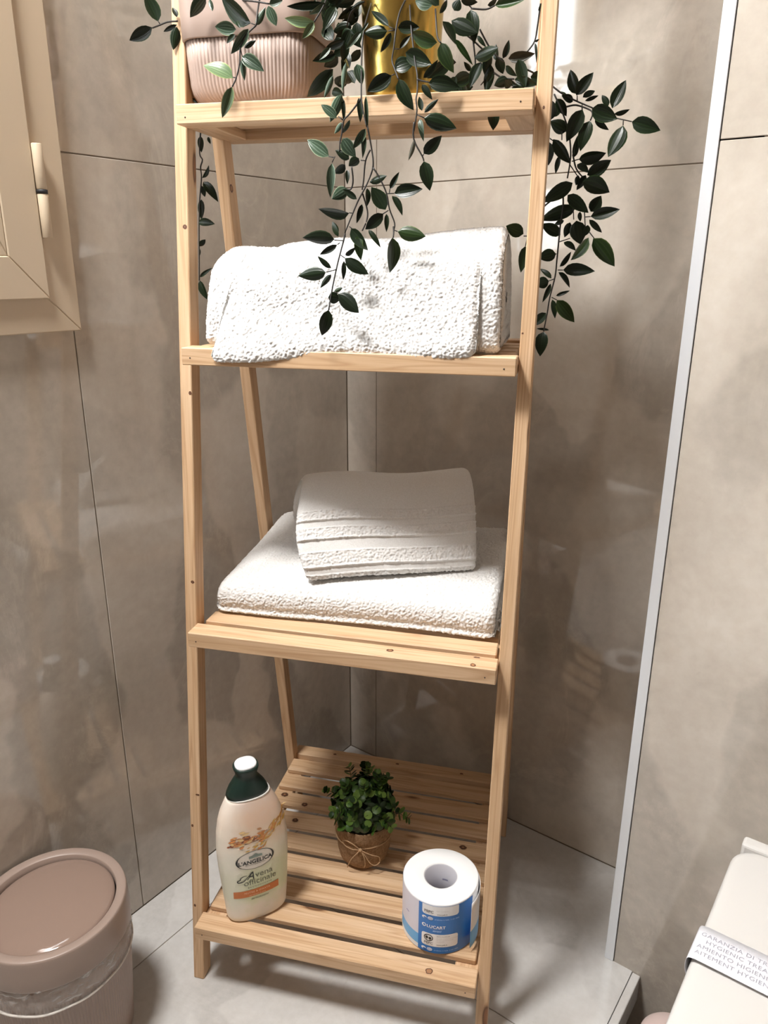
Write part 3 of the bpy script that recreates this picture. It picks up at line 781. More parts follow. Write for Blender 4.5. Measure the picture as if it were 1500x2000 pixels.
for (a, b, hinge_y) in ((CY0 + 0.037, LY1, LY1 + 0.0058),):
    frame_ring('sash', a, b, LZ0, LZ1, 0.050, -0.020, 0.018, wl=(0.051, 0.047, 0.056, 0.046))
    frame_ring('glazing_bead', a + 0.046, b - 0.047, LZ0 + 0.051, LZ1 - 0.056, 0.010, -0.006, 0.0165, wl=(0.030, 0.014, 0.022, 0.010))
    t_g = M.get('glass')
    if not t_g:
        g = NT('window_glass')
        tr = g.n('ShaderNodeBsdfTransparent')
        gl = g.n('ShaderNodeBsdfGlossy', i_Roughness=0.0)
        fr = g.n('ShaderNodeFresnel', i_IOR=1.5)
        mx = g.n('ShaderNodeMixShader')
        gb = g.n('ShaderNodeNewGeometry')
        g.l(g.math('MULTIPLY', fr.outputs[0], g.math('SUBTRACT', 1.0, gb.outputs['Backfacing'])), mx.inputs[0]); g.l(tr.outputs[0], mx.inputs[1]); g.l(gl.outputs[0], mx.inputs[2])
        g.l(mx.outputs[0], g.out.inputs[0])
        t_g = M['glass'] = g.m
    y0, y1, z0, z1 = a + 0.054, b - 0.058, LZ0 + 0.078, LZ1 - 0.076
    wpart('pane', [(x, y, z) for x in (-0.012, -0.008) for y, z in ((y0, z0), (y1, z0), (y1, z1), (y0, z1))], 'glass', 0)
    for zc in ((1.155, 2.15)):
        for (h0, h1) in ((zc - 0.054, zc - 0.0022), (zc + 0.0022, zc + 0.054)):
            me = lathe('hinge_barrel', [(0.0, h0), (0.0055, h0), (0.0062, h0 + 0.001), (0.0062, h1 - 0.001), (0.0055, h1), (0.0, h1)], 20)
            hb = link('hinge_barrel', me, win, M['window_paint'])
            hb.location = wo + Vector((0.0205, hinge_y, 0))
        me = lathe('hinge_washer', [(0.0, zc - 0.0035), (0.0066, zc - 0.0022), (0.0066, zc + 0.0022), (0.0, zc + 0.0035)], 16)
        hb = link('hinge_washer', me, win, M['black_gap'])
        hb.location = wo + Vector((0.0205, hinge_y, 0))

# ================================================================== LADDER SHELF
ladder = empty('ladder_shelf')
ladder.matrix_world = LMAT
tag(ladder, 'tall pale pine ladder shelf with four slatted tiers standing in the corner', 'shelf')
def grain(me, axis, seed):
    ax = Vector(axis).normalized()
    s = ax.cross(Vector((0, 0, 1)) if abs(ax.z) < 0.8 else Vector((0, 1, 0))).normalized()
    q = ax.cross(s)
    r = random.Random(seed)
    off = Vector((r.uniform(0, 40), r.uniform(0, 9), r.uniform(0, 9)))
    at = me.attributes.new('grain', 'FLOAT_VECTOR', 'POINT')
    co = np.empty(len(me.vertices) * 3)
    me.vertices.foreach_get('co', co)
    co = co.reshape(-1, 3)
    B = np.array([ax, s, q]).T
    at.data.foreach_set('vector', (co @ B + np.array(off)).ravel())
_ws = [100]
def wood(name, c8, axis, parent=ladder, bevel=0.0011):
    me = hexa(name, [Vector(p) for p in c8], bevel)
    _ws[0] += 1
    grain(me, axis, _ws[0])
    return link(name, me, parent, M['wood'])
ZT = 1.70
for u0 in (0.0, W - LW):
    u1 = u0 + LW
    f = lambda z: z * TA
    wood('front_leg', [(u0, f(0), 0), (u1, f(0), 0), (u1, f(0) + LD, 0), (u0, f(0) + LD, 0), (u0, f(ZT), ZT), (u1, f(ZT), ZT), (u1, f(ZT) + LD, ZT), (u0, f(ZT) + LD, ZT)], (0, TA, 1))
    b = lambda z: DD - z * TB
    u0 += 0.0065 if u0 == 0 else -0.0065
    u1 = u0 + LW
    zt = 1.66
    wood('back_leg', [(u0, b(0) - LD, 0), (u1, b(0) - LD, 0), (u1, b(0), 0), (u0, b(0), 0), (u0, b(zt) - LD, zt), (u1, b(zt) - LD, zt), (u1, b(zt), zt), (u0, b(zt), zt)], (0, -TB, 1))
wood('top_rail', [(LW, ZT * TA + .002, ZT - .04), (W - LW, ZT * TA + .002, ZT - .04), (W - LW, ZT * TA + .022, ZT - .04), (LW, ZT * TA + .022, ZT - .04),
                  (LW, ZT * TA + .002, ZT - .005), (W - LW, ZT * TA + .002, ZT - .005), (W - LW, ZT * TA + .022, ZT - .005), (LW, ZT * TA + .022, ZT - .005)], (1, 0, 0))
def cub(x0, x1, y0, y1, z0, z1):
    return [(x0, y0, z0), (x1, y0, z0), (x1, y1, z0), (x0, y1, z0), (x0, y0, z1), (x1, y0, z1), (x1, y1, z1), (x0, y1, z1)]
SLATS = [2, 4, 6, 8]
for z, ns in zip(ZS, SLATS):
    vf = z * TA - PROT
    vb = DD - z * TB + 0.0203
    ua, ub = LW + 0.0006, W - LW - 0.0006
    fr = wood('front_rail', cub(ua, ub, vf, vf + 0.0305, z - HR, z), (1, 0, 0))
    wood('back_rail', cub(ua, ub, vb - 0.030, vb, z - HR, z + 0.001), (1, 0, 0))
    for (s0, s1) in ((ua, ua + 0.034), (ub - 0.034, ub)):
        wood('side_rail', cub(s0, s1, vf + 0.0307, vb - 0.0302, z - HR, z - 0.0105), (0, 1, 0))
    v0, v1 = vf + 0.0305, vb - 0.030
    gap = 0.0128
    pitch = (v1 - v0 - gap) / ns
    jr = random.Random(int(z * 1000))
    for k in range(ns):
        c = v0 + gap / 2 + pitch * (k + 0.5)
        hw = (pitch - gap) / 2 + jr.uniform(-.0008, .0008)
        j = jr.uniform(-.002, .002)
        zz = z - jr.uniform(0.0006, 0.0016)
        wood('slat', cub(ua + 0.005 + j, ub - 0.005 + j, c - hw, c + hw, z - 0.0104, zz), (1, 0, 0), bevel=0.0014)
    for u in (ua + 0.012, ub - 0.014):
        me = lathe('nail', [(0.0, 0.0003), (0.0009, 0.0003), (0.0011, -0.0006)], 10)
        n_ = link('nail', me, ladder, M['nail'])
        n_.rotation_euler = (PI2 := math.pi / 2, 0, 0)
        n_.location = (u, vf, z - 0.014 + jr.uniform(-.002, .002))

# knots that show on the faces of the timber
M['knot_ring'] = plain('knot_ring', (0.10, 0.038, 0.016, 1), 0.6)
M['knot_heart'] = plain('knot_heart', (0.34, 0.165, 0.075, 1), 0.6)
def knot(p, ax, ay, a, b, heart=.55):
    n = 14
    p, ax, ay = Vector(p), Vector(ax).normalized(), Vector(ay).normalized()
    up = ax.cross(ay) * .00018
    v = [p + up * 1.2]
    kr = random.Random(int(p.x * 9999 + p.z * 777))
    wob = [1 + kr.uniform(-.13, .13) for _ in range(n)]
    for f in (heart, 1.0):
        for k in range(n):
            t_ = 2 * math.pi * k / n
            v.append(p + up * (1.1 if f < 1 else .9) + ax * (a * f * wob[k] * math.cos(t_)) + ay * (b * f * wob[k] * math.sin(t_)))
    fs = [(0, 1 + k, 1 + (k + 1) % n) for k in range(n)] + [(1 + k, 1 + n + k, 1 + n + (k + 1) % n, 1 + (k + 1) % n) for k in range(n)]
    me = mesh('knot', v, fs)
    me.materials.append(M['knot_heart'])
    me.materials.append(M['knot_ring'])
    for i, q in enumerate(me.polygons): q.material_index = 0 if i < n else 1
    o = link('knot', me, ladder)
UX, UZ, UY = (1, 0, 0), (0, TA, 1), (0, 1, 0)
for u, z, a, b, h in ((.0122, 1.1162, .0028, .0030, .2), (.0145, .9081, .0022, .0026, .2), (.0125, .6477, .0026, .0022, .2), (.0130, .3197, .0032, .0016, .2), (.0035, .2672, .0018, .0022, .2), (.0048, .1305, .0020, .0024, .2), (.4455, .995, .0012, .0012, .2), (.4522, 1.2383, .0012, .0018, .2)):
    knot((u, z * TA, z), UX, UZ, a, b, h)
for u, v, k, a, b, h in ((.3012, .0570, 2, .0050, .0035, .55), (.4120, .0450, 2, .0036, .0044, .6), (.4147, .0655, 2, .0042, .0018, .2), (.3753, -.0047, 3, .0052, .0050, .72)):
    knot((u, v, ZS[k]), UX, UY, a, b, h)
for u, v, a, b in ((.0439, .3007, .0065, .0055), (.0899, .2827, .0060, .0050), (.0867, .2400, .0055, .0045), (.3894, .2450, .0065, .0045), (.4010, .1080, .004, .003)):
    knot((u, v, ZS[3] - .0004), UX, UY, a, b, .3)
for u in (.1007, .2312, .36):
    knot((u, DD - ZS[3] * TB + .006, ZS[3] + .001), UX, UY, .0035, .0022, .25)
bz = 1.172
knot((.0065 + LW + .0002, DD - bz * TB - LD * .72, bz), UY, (0, -TB, 1), .0052, .0060, .62)

# ================================================================== TOWELS
def resample(pts, n, closed=True):
    p = np.array(pts, float)
    if closed: p = np.vstack([p, p[:1]])
    # rounded by Catmull-Rom, then even arc length
    m = len(pts)
    dense = []
    for i in range(m if closed else m - 1):
        g = lambda k: p[(i + k) % m] if closed else p[min(max(i + k, 0), m - 1)]
        p0, p1, p2, p3 = g(-1), g(0), g(1), g(2)
        for t in np.linspace(0, 1, 12, endpoint=False):
            dense.append(0.5 * (2 * p1 + (p2 - p0) * t + (2 * p0 - 5 * p1 + 4 * p2 - p3) * t * t + (3 * p1 - p0 - 3 * p2 + p3) * t ** 3))
    dense = np.array(dense + [dense[0] if closed else p[-1]])
    L = np.r_[0, np.cumsum(np.linalg.norm(np.diff(dense, axis=0), axis=1))]
    s = np.linspace(0, L[-1], n, endpoint=not closed)
    return np.stack([np.interp(s, L, dense[:, k]) for k in range(2)], 1), s / L[-1]
def lowfreq(a, b, seed, k=6, fmin=8, fmax=40):
    r = np.random.default_rng(seed)
    out = 0
    for _ in range(k):
        f1, f2, ph = r.uniform(-fmax, fmax), r.uniform(-fmax, fmax), r.uniform(0, 6.3)
        out = out + np.sin(a * f1 + b * f2 + ph) / k
    return out
def cloth_loft(name, prof, length, shape, step=0.0009, pile=0.00046, lump=0.0016, seed=1, smooth_mask=None, ridge=None, round_end=0.010):
    """prof: closed (v,z) outline; shape(u,f,v,z)->(u,v,z) arrays; f is the fraction along the outline"""
    per = sum(math.dist(prof[i], prof[(i + 1) % len(prof)]) for i in range(len(prof)))
    n = int(per / step)
    m = int(length / step)
    P, f = resample(prof, n)
    cen = P.mean(0)
    tan = np.roll(P, -1, 0) - np.roll(P, 1, 0)
    nrm = np.stack([tan[:, 1], -tan[:, 0]], 1)
    nrm /= np.linalg.norm(nrm, axis=1, keepdims=True) + 1e-9
    if ((P - cen) * nrm).sum() < 0: nrm = -nrm
    u = np.linspace(0, length, m)
    d = np.minimum(u, length - u)
    inset = np.where(d < round_end, round_end - np.sqrt(np.maximum(round_end ** 2 - (round_end - d) ** 2, 0)), 0)
    V = P[None, :, 0] - nrm[None, :, 0] * inset[:, None] * 0.8
    Z = P[None, :, 1] - nrm[None, :, 1] * inset[:, None] * 0.8
    U = np.repeat(u[:, None], n, 1)
    F = np.repeat(f[None, :], m, 0)
    r = np.random.default_rng(seed)
    raw = r.normal(0, 1, (m, n))
    # small loops: jitter lightly blurred so that they read as tufts
    jit = raw + 0.75 * (np.roll(raw, 1, 0) + np.roll(raw, -1, 0) + np.roll(raw, 1, 1) + np.roll(raw, -1, 1))
    for sh_ in ((1, 1), (1, -1), (-1, 1), (-1, -1)): jit = jit + 0.45 * np.roll(raw, sh_, (0, 1))
    jit = jit / jit.std()
    mask = np.ones((m, n)) if smooth_mask is None else smooth_mask(U, F)
    disp = jit * pile * mask + lowfreq(U, F * per, seed) * lump
    disp += (mask - 1) * 0.0017
    if ridge is not None: disp += ridge(U, F)
    V = V + nrm[None, :, 0] * disp
    Z = Z + nrm[None, :, 1] * disp
    U2 = U + r.normal(0, pile * 0.7, (m, n)) * (0.4 + 0.6 * mask)
    U2, V, Z = shape(U2, F, V, Z)
    verts = np.stack([U2, V, Z], 2).reshape(-1, 3)
    i = np.arange(m - 1)[:, None] * n
    k = np.arange(n)[None, :]
    k2 = (k + 1) % n
    quads = np.stack([i + k, i + k2, i + n + k2, i + n + k], 2).reshape(-1, 4)
    verts = list(map(tuple, verts))
    faces = list(map(tuple, quads))
    # ends: rings drawn in towards the middle, grooved like folded layers
    for row, sgn in ((0, -1), (m - 1, 1)):
        prev = [row * n + q for q in range(n)]
        base = np.array([verts[q] for q in prev])
        c = base.mean(0)
        for ri, (sc_, dep) in enumerate(((0.86, .0005), (0.78, -.003), (0.62, .0008), (0.54, -.003), (0.36, .0005), (0.28, -.003), (0.1, 0.0))):
            ring = c + (base - c) * sc_
            ring[:, 0] += sgn * dep + r.normal(0, pile * 0.5, n)
            b0 = len(verts)
            verts += list(map(tuple, ring))
            cur = list(range(b0, b0 + n))
            for q in range(n):
                q2 = (q + 1) % n
                faces.append((prev[q], prev[q2], cur[q2], cur[q]) if sgn < 0 else (prev[q], cur[q], cur[q2], prev[q2]))
            prev = cur
        faces.append(tuple(prev) if sgn > 0 else tuple(prev[::-1]))
    return mesh(name, verts, faces, True)

# --- large towel on the second tier: folded bundle with a loose front fold
def root_at(name, u, v, z, dz=0.0):
    o = empty(name)
    o.matrix_world = LMAT @ Matrix.Translation((u, v, z)) @ Matrix.Rotation(dz, 4, 'Z')
    return o
ZB = ZS[1]
t1 = root_at('folded_towel', 0.235, 0.18, ZB)
tag(t1, 'thick white terry towel in a loose upright bundle behind the hanging vine', 'towel')
O1 = np.array([0.235, 0.18, ZB])
def sh1(U, F, V, Z):
    u = U + 0.048
    lift = 0.010 * np.clip((u - 0.25) / 0.16, 0, 1) - 0.010 * np.clip((0.20 - u) / 0.1, 0, 1) * 0.8
    h = np.clip((Z - ZB) / 0.13, 0, 1)
    u = u + (1 - h) * -0.006 * (U < 0.03) - (h ** 2) * 0.004 * np.clip((U - .3) / .07, 0, 1)
    Zt = ZB + (Z - ZB) * (1 + lift / 0.13 * h * 1.2)
    dent = 0.012 * np.exp(-((u - 0.105) / 0.012) ** 2) * h ** 3
    V2 = V - 0.006 * np.sin(u * 16) * h + 0.010 * np.clip((0.08 - u) / 0.04, 0, 1) * h
    return u - O1[0], V2 - O1[1], Zt - dent - O1[2]
body1 = [(.108, ZB + .002), (.100, ZB + .030), (.108, ZB + .075), (.122, ZB + .105), (.150, ZB + .122), (.190, ZB + .134), (.228, ZB + .130), (.256, ZB + .105), (.268, ZB + .06), (.266, ZB + .02), (.258, ZB + .002), (.18, ZB + .0015)]
link('folded_layers', cloth_loft('folded_layers', body1, 0.372, sh1, seed=11, lump=.003), t1, M['terry'])
def sh1b(U, F, V, Z):
    f = U / 0.322
    h = np.clip((Z - ZB) / 0.11, 0, 1)
    u = (0.062 + 0.030 * h ** 1.3) + f * (0.332 - 0.030 * h ** 1.3)
    droop = -0.010 * (1 - f) ** 3 + 0.006 * f ** 2 - .0035 * np.sin(f * 9.5)
    V2 = V - 0.004 * np.sin(f * 7 + 1) * (1 - h) + 0.006 * f * (1 - h) + 0.004 * np.sin(f * 5) * h
    return u - O1[0], V2 - O1[1], Z + droop * (1 - h) - O1[2]
flap1 = [(.150, ZB + .1215), (.134, ZB + .1175), (.114, ZB + .098), (.100, ZB + .060), (.088, ZB + .028), (.080, ZB + .006), (.0815, ZB - .006), (.090, ZB - .003), (.098, ZB + .012), (.104, ZB + .035), (.112, ZB + .070), (.124, ZB + .092), (.136, ZB + .104), (.150, ZB + .112)]
link('front_fold', cloth_loft('front_fold', flap1, 0.322, sh1b, seed=12, lump=.0014), t1, M['terry'])
# flat hem lying under the bundle on the right
hv, hf = [], []
nu, nv_ = 26, 14
for i in range(nu):
    for j in range(nv_):
        a, b = i / (nu - 1), j / (nv_ - 1)
        u = 0.335 + 0.078 * a + .006 * b
        v = 0.100 + 0.012 * a + 0.12 * b
        z = ZB + 0.003 + 0.020 * max(0, a - .35) ** 1.5 * (1 - b * .55) + .0008 * math.sin(a * 9)
        hv.append((u - O1[0], v - O1[1], z - O1[2]))
for i in range(nu - 1):
    for j in range(nv_ - 1):
        q = i * nv_ + j
        hf.append((q, q + 1, q + nv_ + 1, q + nv_))
hm = mesh('hem', hv, hf, True)
ho = link('hem', hm, t1, M['lining'])
md = ho.modifiers.new('thickness', 'SOLIDIFY')
md.thickness = 0.0022
md.offset = 1

# --- big towel on the third tier
ZC3 = ZS[2]
t2 = root_at('folded_towel', 0.235, 0.235, ZC3)
tag(t2, 'large white bath towel folded into a flat pad under the hand towel', 'towel')
O2 = np.array([0.235, 0.235, ZC3])
def sh2(U, F, V, Z):
    f = U / 0.400
    b = np.clip((V - 0.11) / 0.25, 0, 1)
    u = 0.028 + 0.010 * b + f * (0.404 - 0.012 * b)
    h = np.clip((Z - ZC3) / 0.05, 0, 1)
    Z2 = Z + 0.004 * np.sin(f * 6.0) * h * b - 0.004 * (f < 0.1) * (0.1 - f) * 10 * h
    V2 = V - 0.004 * np.sin(f * 5 + 1.2) * (1 - b) + 0.004 * f
    return u - O2[0], V2 - O2[1], Z2 - O2[2]
pad = [(.122, ZC3 + .001), (.112, ZC3 + .012), (.110, ZC3 + .026), (.116, ZC3 + .040), (.135, ZC3 + .049), (.18, ZC3 + .054), (.25, ZC3 + .062), (.31, ZC3 + .072), (.35, ZC3 + .078), (.372, ZC3 + .070), (.378, ZC3 + .040), (.370, ZC3 + .008), (.355, ZC3 + .001), (.24, ZC3 + .001)]
link('folded_pad', cloth_loft('folded_pad', pad, 0.400, sh2, seed=21, lump=.0016, round_end=.014), t2, M['terry'])
# inner layers that show at the right end
inner = [(.15, ZC3 + .004), (.145, ZC3 + .014), (.150, ZC3 + .022), (.25, ZC3 + .024), (.345, ZC3 + .026), (.352, ZC3 + .014), (.345, ZC3 + .004)]
def sh2b(U, F, V, Z): return U + 0.405 - O2[0], V - O2[1], Z - O2[2]
link('inner_fold', cloth_loft('inner_fold', inner, 0.032, sh2b, seed=22, lump=.0008), t2, M['terry'])

# --- small towel with woven bands on top of the big one
ANG3 = math.radians(22)
Z3 = 0.6445
t3 = root_at('hand_towel', 0.165, 0.128, Z3, ANG3)
tag(t3, 'small white hand towel with woven bands on top of the flat folded towel', 'towel')
roll = [(.004, .002), (-.003, .008), (-.001, .020), (.009, .040), (.024, .064), (.042, .088), (.062, .108), (.084, .122), (.106, .127), (.128, .120), (.143, .100), (.150, .072), (.152, .044), (.148, .024), (.10, .0185), (.05, .0105)]
_P3, _f3 = resample(roll, 400)
fz = {}
for q, ff in zip(_P3, _f3):
    if ff < 0.55: fz[round(float(q[1]), 4)] = ff
def f_at(z):      # fraction of the outline at a height of the front face
    k = min(fz, key=lambda a: abs(a - z))
    return fz[k]
bands = [(f_at(.010), f_at(.020)), (f_at(.040), f_at(.054)), (f_at(.068), f_at(.077)), (f_at(.088), f_at(.097))]
def mask3(U, F):
    mk = np.ones_like(U)
    wob = 0.0035 * np.sin(U * 38) * 0.5
    for a, b in bands: mk = np.where((F + wob > a) & (F + wob < b), 0.15, mk)
    return mk
def ridge3(U, F):
    wob = 0.0035 * np.sin(U * 38) * 0.5
    r = 0
    for a, b in bands: r = r + 0.0020 * np.exp(-((F + wob - b - .002) / 0.003) ** 2) + 0.0008 * np.exp(-((F + wob - a + .001) / 0.002) ** 2)
    return r
def sh3(U, F, V, Z):
    f = U / 0.245
    h = np.clip(Z / 0.12, 0, 1)
    u = -0.012 * np.sin(np.pi * h) * (1 - f) * 1.2 + f * (0.245 + .012 * h)
    V2 = V + 0.004 * np.sin(f * 6) * h
    droop = -0.006 * np.clip(0.25 - f, 0, 1) * 2 * (1 - h)
    return u, V2, Z + 0.003 * np.sin(f * 8) * h + droop
link('folded_layers', cloth_loft('folded_layers', roll, 0.245, sh3, seed=31, lump=.0012, smooth_mask=mask3, ridge=ridge3), t3, M['terry'])

# ================================================================== SHOWER GEL BOTTLE
ZD = ZS[3]
TH = math.radians(40)
bot = root_at('shower_gel_bottle', 0.099, 0.046, ZD, TH)
tag(bot, 'cream oat shower gel bottle with dark green cap and white button on the bottom tier', 'bottle')
BZ = [0.0, .002, .006, .05, .10, .13, .16, .18, .195, .210, .2165]
BA = [.041, .0445, .0465, .0500, .0532, .0540, .0515, .0475, .0425, .0350, .0315]
BB = [.019, .0220, .0235, .0255, .0265, .0265, .0260, .0250, .0235, .0215, .0205]
BC = [-.005, -.005, -.005, -.005, -.0058, -.0062, -.0068, -.0074, -.0078, -.0080, -.0080]
ia = lambda z: float(np.interp(z, BZ, BA))
ib = lambda z: float(np.interp(z, BZ, BB))
ic = lambda z: float(np.interp(z, BZ, BC))
EXPO = 2.35
def oval(a, b, c, z, n=72):
    out = []
    for k in range(n):
        t = 2 * math.pi * k / n
        cs, sn = math.cos(t), math.sin(t)
        out.append((c + a * math.copysign(abs(cs) ** (2 / EXPO), cs), b * math.copysign(abs(sn) ** (2 / EXPO), sn), z))
    return out
def loft(name, rings, cap0=True, cap1=True):
    n = len(rings[0])
    v = [p for r in rings for p in r]
    f = []
    for i in range(len(rings) - 1):
        for k in range(n):
            k2 = (k + 1) % n
            f.append((i * n + k, i * n + k2, (i + 1) * n + k2, (i + 1) * n + k))
    if cap0: f.append(tuple(range(n))[::-1])
    if cap1: f.append(tuple((len(rings) - 1) * n + k for k in range(n)))
    return mesh(name, v, f, True)
def front(w, z):      # y of the front face of the bottle
    q = min(abs(w - ic(z)) / ia(z), 0.999)
    return -ib(z) * (1 - q ** EXPO) ** (1 / EXPO)
zs = sorted(set([float(q) for q in np.linspace(0.006, .2165, 46)] + BZ[:3]))
t = NT('bottle_plastic')
o_ = t.obj()
sp = t.n('ShaderNodeSeparateXYZ'); t.l(o_, sp.inputs[0])
nz = t.noise(o_, 38, 3, 0.55)
hz = t.math('ADD', t.math('MULTIPLY', sp.outputs['Z'], 4.6), t.math('MULTIPLY', t.math('SUBTRACT', nz, 0.5), 0.28))
c = t.ramp(hz, [(0.10, (0.82, 0.76, 0.66, 1)), (0.22, (0.66, 0.70, 0.46, 1)), (0.40, (0.66, 0.69, 0.46, 1)), (0.55, (0.82, 0.76, 0.62, 1)), (0.70, (0.86, 0.70, 0.54, 1)), (0.86, (0.86, 0.62, 0.46, 1)), (1.0, (0.84, 0.68, 0.58, 1))])
cx = t.ramp(t.math('ADD', t.math('MULTIPLY', sp.outputs['X'], 9.0), 0.5), [(0.12, (1, 1, 1)), (0.35, (0, 0, 0)), (0.75, (0, 0, 0)), (0.95, (0.5, 0.5, 0.5))])
c = t.mix(t.math('MULTIPLY', cx, 0.55), c, (0.86, 0.82, 0.74, 1))
t.l(c, t.b.inputs['Base Color'])
t.set(Roughness=0.32, Subsurface_Weight=0.0)
M['gel'] = t.m
body_o = link('bottle_body', loft('bottle_body', [oval(ia(z), ib(z), ic(z), z) for z in zs], cap1=True), bot, M['gel'])
M['cap'] = plain('dark_green_cap', (0.006, 0.022, 0.016, 1), 0.42)
M['cap_white'] = plain('white_cap_button', (0.88, 0.89, 0.9, 1), 0.3)
M['white_line'] = plain('white_cap_ring', (0.85, 0.83, 0.78, 1), 0.4)
link('cap_ring', loft('cap_ring', [oval(.0318, .0207, -.008, .2155), oval(.0324, .0213, -.008, .2168), oval(.0318, .0207, -.008, .2182)]), bot, M['white_line'])
capr = [(.0314, .0204, .2178), (.0300, .0200, .223), (.0262, .0188, .231), (.0205, .0168, .239), (.0165, .0150, .2445), (.0152, .0145, .248), (.0156, .0150, .2525), (.0176, .0168, .258), (.0183, .0174, .2615), (.0180, .0171, .2638), (.0165, .0158, .2645), (.0160, .0152, .262)]
link('cap', loft('cap', [oval(a, b, -.009, z) for a, b, z in capr]), bot, M['cap'])
link('cap_button', loft('cap_button', [oval(a, b, -.009, z) for a, b, z in ((.0157, .0149, .2615), (.0158, .0150, .2655), (.0150, .0142, .2672), (.0120, .0110, .2680), (.004, .004, .2682))]), bot, M['cap_white'])
# printed front
def printed(name, verts2, faces, mat, off=0.00045, parent=body_o, fn=front):
    v = [(x, fn(x, z) - off, z) for x, z in verts2]
    return link(name, mesh(name, v, faces), parent, mat)
def ink(name, col, rough=0.5): 
    if name not in M: M[name] = plain(name, col, rough)
    return M[name]
def print_text(name, s, w, z, size, mat, ang=0.0, shear=0.0, offset=0.0, spacing=1.0, align='CENTER', off=0.0006, parent=body_o, fn=front, sx=1.0):
    v, f = text_geo(s, size, shear, offset, spacing, align)
    ca, sa = math.cos(ang), math.sin(ang)
    return printed(name, [(w + x * sx * ca - y * sa, z + x * sx * sa + y * ca) for x, y, _ in v], f, mat, off, parent, fn)
def ellipse_grid(cx, cz, a, b, n=40, rings=5):
    v, f = [(cx, cz)], []
    for r in range(1, rings + 1):
        for k in range(n):
            an = 2 * math.pi * k / n
            v.append((cx + a * r / rings * math.cos(an), cz + b * r / rings * math.sin(an)))
    for k in range(n): f.append((0, 1 + k, 1 + (k + 1) % n))
    for r in range(rings - 1):
        for k in range(n):
            k2 = (k + 1) % n
            f.append((1 + r * n + k, 1 + (r + 1) * n + k, 1 + (r + 1) * n + k2, 1 + r * n + k2))
    return v, f
def ring_var(cx, cz, a, b, w0, w1, n=64):
    """oval outline, thick at the ends of its long axis"""
    v, f = [], []
    for k in range(n):
        an = 2 * math.pi * k / n
        th = w0 + (w1 - w0) * abs(math.cos(an)) ** 6
        v += [(cx + a * math.cos(an), cz + b * math.sin(an)), (cx + (a - th) * math.cos(an), cz + (b - w0) * math.sin(an))]
    for k in range(n):
        k2 = (k + 1) % n
        f.append((2 * k, 2 * k + 1, 2 * k2 + 1, 2 * k2))
    return v, f
def quad_grid(w0, w1, z0, z1, nx=16, nz=3, wob=None):
    v, f = [], []
    for j in range(nz + 1):
        for i in range(nx + 1):
            x = w0 + (w1 - w0) * i / nx
            v.append((x, z0 + (z1 - z0) * j / nz))
    for j in range(nz):
        for i in range(nx):
            q = j * (nx + 1) + i
            f.append((q, q + 1, q + nx + 2, q + nx + 1))
    return v, f
black, cream_ink = ink('black_ink', (0.02, 0.022, 0.02, 1)), ink('cream_ink', (0.80, 0.74, 0.66, 1))
olive = ink('olive_ink', (0.07, 0.075, 0.045, 1))
EW, EZ = -.010, .1165
printed('logo_oval', *ellipse_grid(EW, EZ, .0285, .0155), cream_ink, .0004)
printed('logo_outline', *ring_var(EW, EZ, .0290, .0160, .0006, .0030), black, .0007)
printed('logo_house', [(EW - .0095, EZ + .0035), (EW + .0105, EZ + .0035), (EW + .0105, EZ + .0075), (EW + .005, EZ + .0080), (EW + .0010, EZ + .0110), (EW - .0050, EZ + .0080), (EW - .0095, EZ + .0072)], [(0, 1, 2, 3, 4, 5, 6)], ink('grey_green_ink', (0.24, 0.30, 0.26, 1)), .0009)
print_text('brand_lettering', "L'ANGELICA", EW, EZ - .0055, .0092, black, offset=.00025, spacing=1.02, off=.001)
print_text('small_lettering', 'ISTITUTO ERBORISTICO', EW, EZ - .0086, .0027, olive, spacing=1.05, off=.001)
print_text('name_lettering', 'vena', -.0118, .0835, .0150, olive, align='LEFT', offset=-.0001, off=.0008)
print_text('name_initial', 'A', -.0190, .0825, .0200, black, shear=.38, off=.0008, sx=.82)
sw = smooth_path([(-.0165, .0955, 0), (-.0225, .0880, 0), (-.0290, .0815, 0), (-.0360, .0800, 0), (-.0378, .0830, 0), (-.0340, .0850, 0), (-.0330, .0880, 0), (-.0290, .0905, 0), (-.0240, .0905, 0)], 6)
sv, sf = [], []
for i, q in enumerate(sw):
    d = (sw[min(i + 1, len(sw) - 1)] - sw[max(i - 1, 0)]).normalized()
    nq = Vector((-d.y, d.x, 0)) * (.0004 + .0004 * math.sin(math.pi * i / (len(sw) - 1)))
    sv += [(q.x + nq.x, q.y + nq.y), (q.x - nq.x, q.y - nq.y)]
for i in range(len(sw) - 1): sf.append((2 * i, 2 * i + 1, 2 * i + 3, 2 * i + 2))
printed('name_swash', sv, sf, black, .0009)
print_text('name_lettering', 'officinale', -.0040, .0720, .0142, olive, offset=-.0001, off=.0008)
print_text('small_lettering', 'BAGNODOCCIA', -.0050, .0660, .0040, olive, spacing=1.35, off=.0008)
printed('orange_bar', *quad_grid(-.0440, .0245, .0500, .0625, 24, 2), ink('orange_ink', (0.58, 0.17, 0.035, 1), 0.4), .0005)
print_text('bar_lettering', 'NUTRE & IDRATA', -.0095, .0567, .0046, ink('pale_ink', (0.85, 0.62, 0.42, 1)), spacing=1.1, off=.001)
print_text('bar_lettering', "con estratto di avena", -.0095, .0520, .0030, ink('pale_ink', (0.85, 0.62, 0.42, 1)), off=.001)
print_text('small_lettering', 'dermolenitivo', -.0060, .0435, .0048, olive, shear=.2, off=.0008)
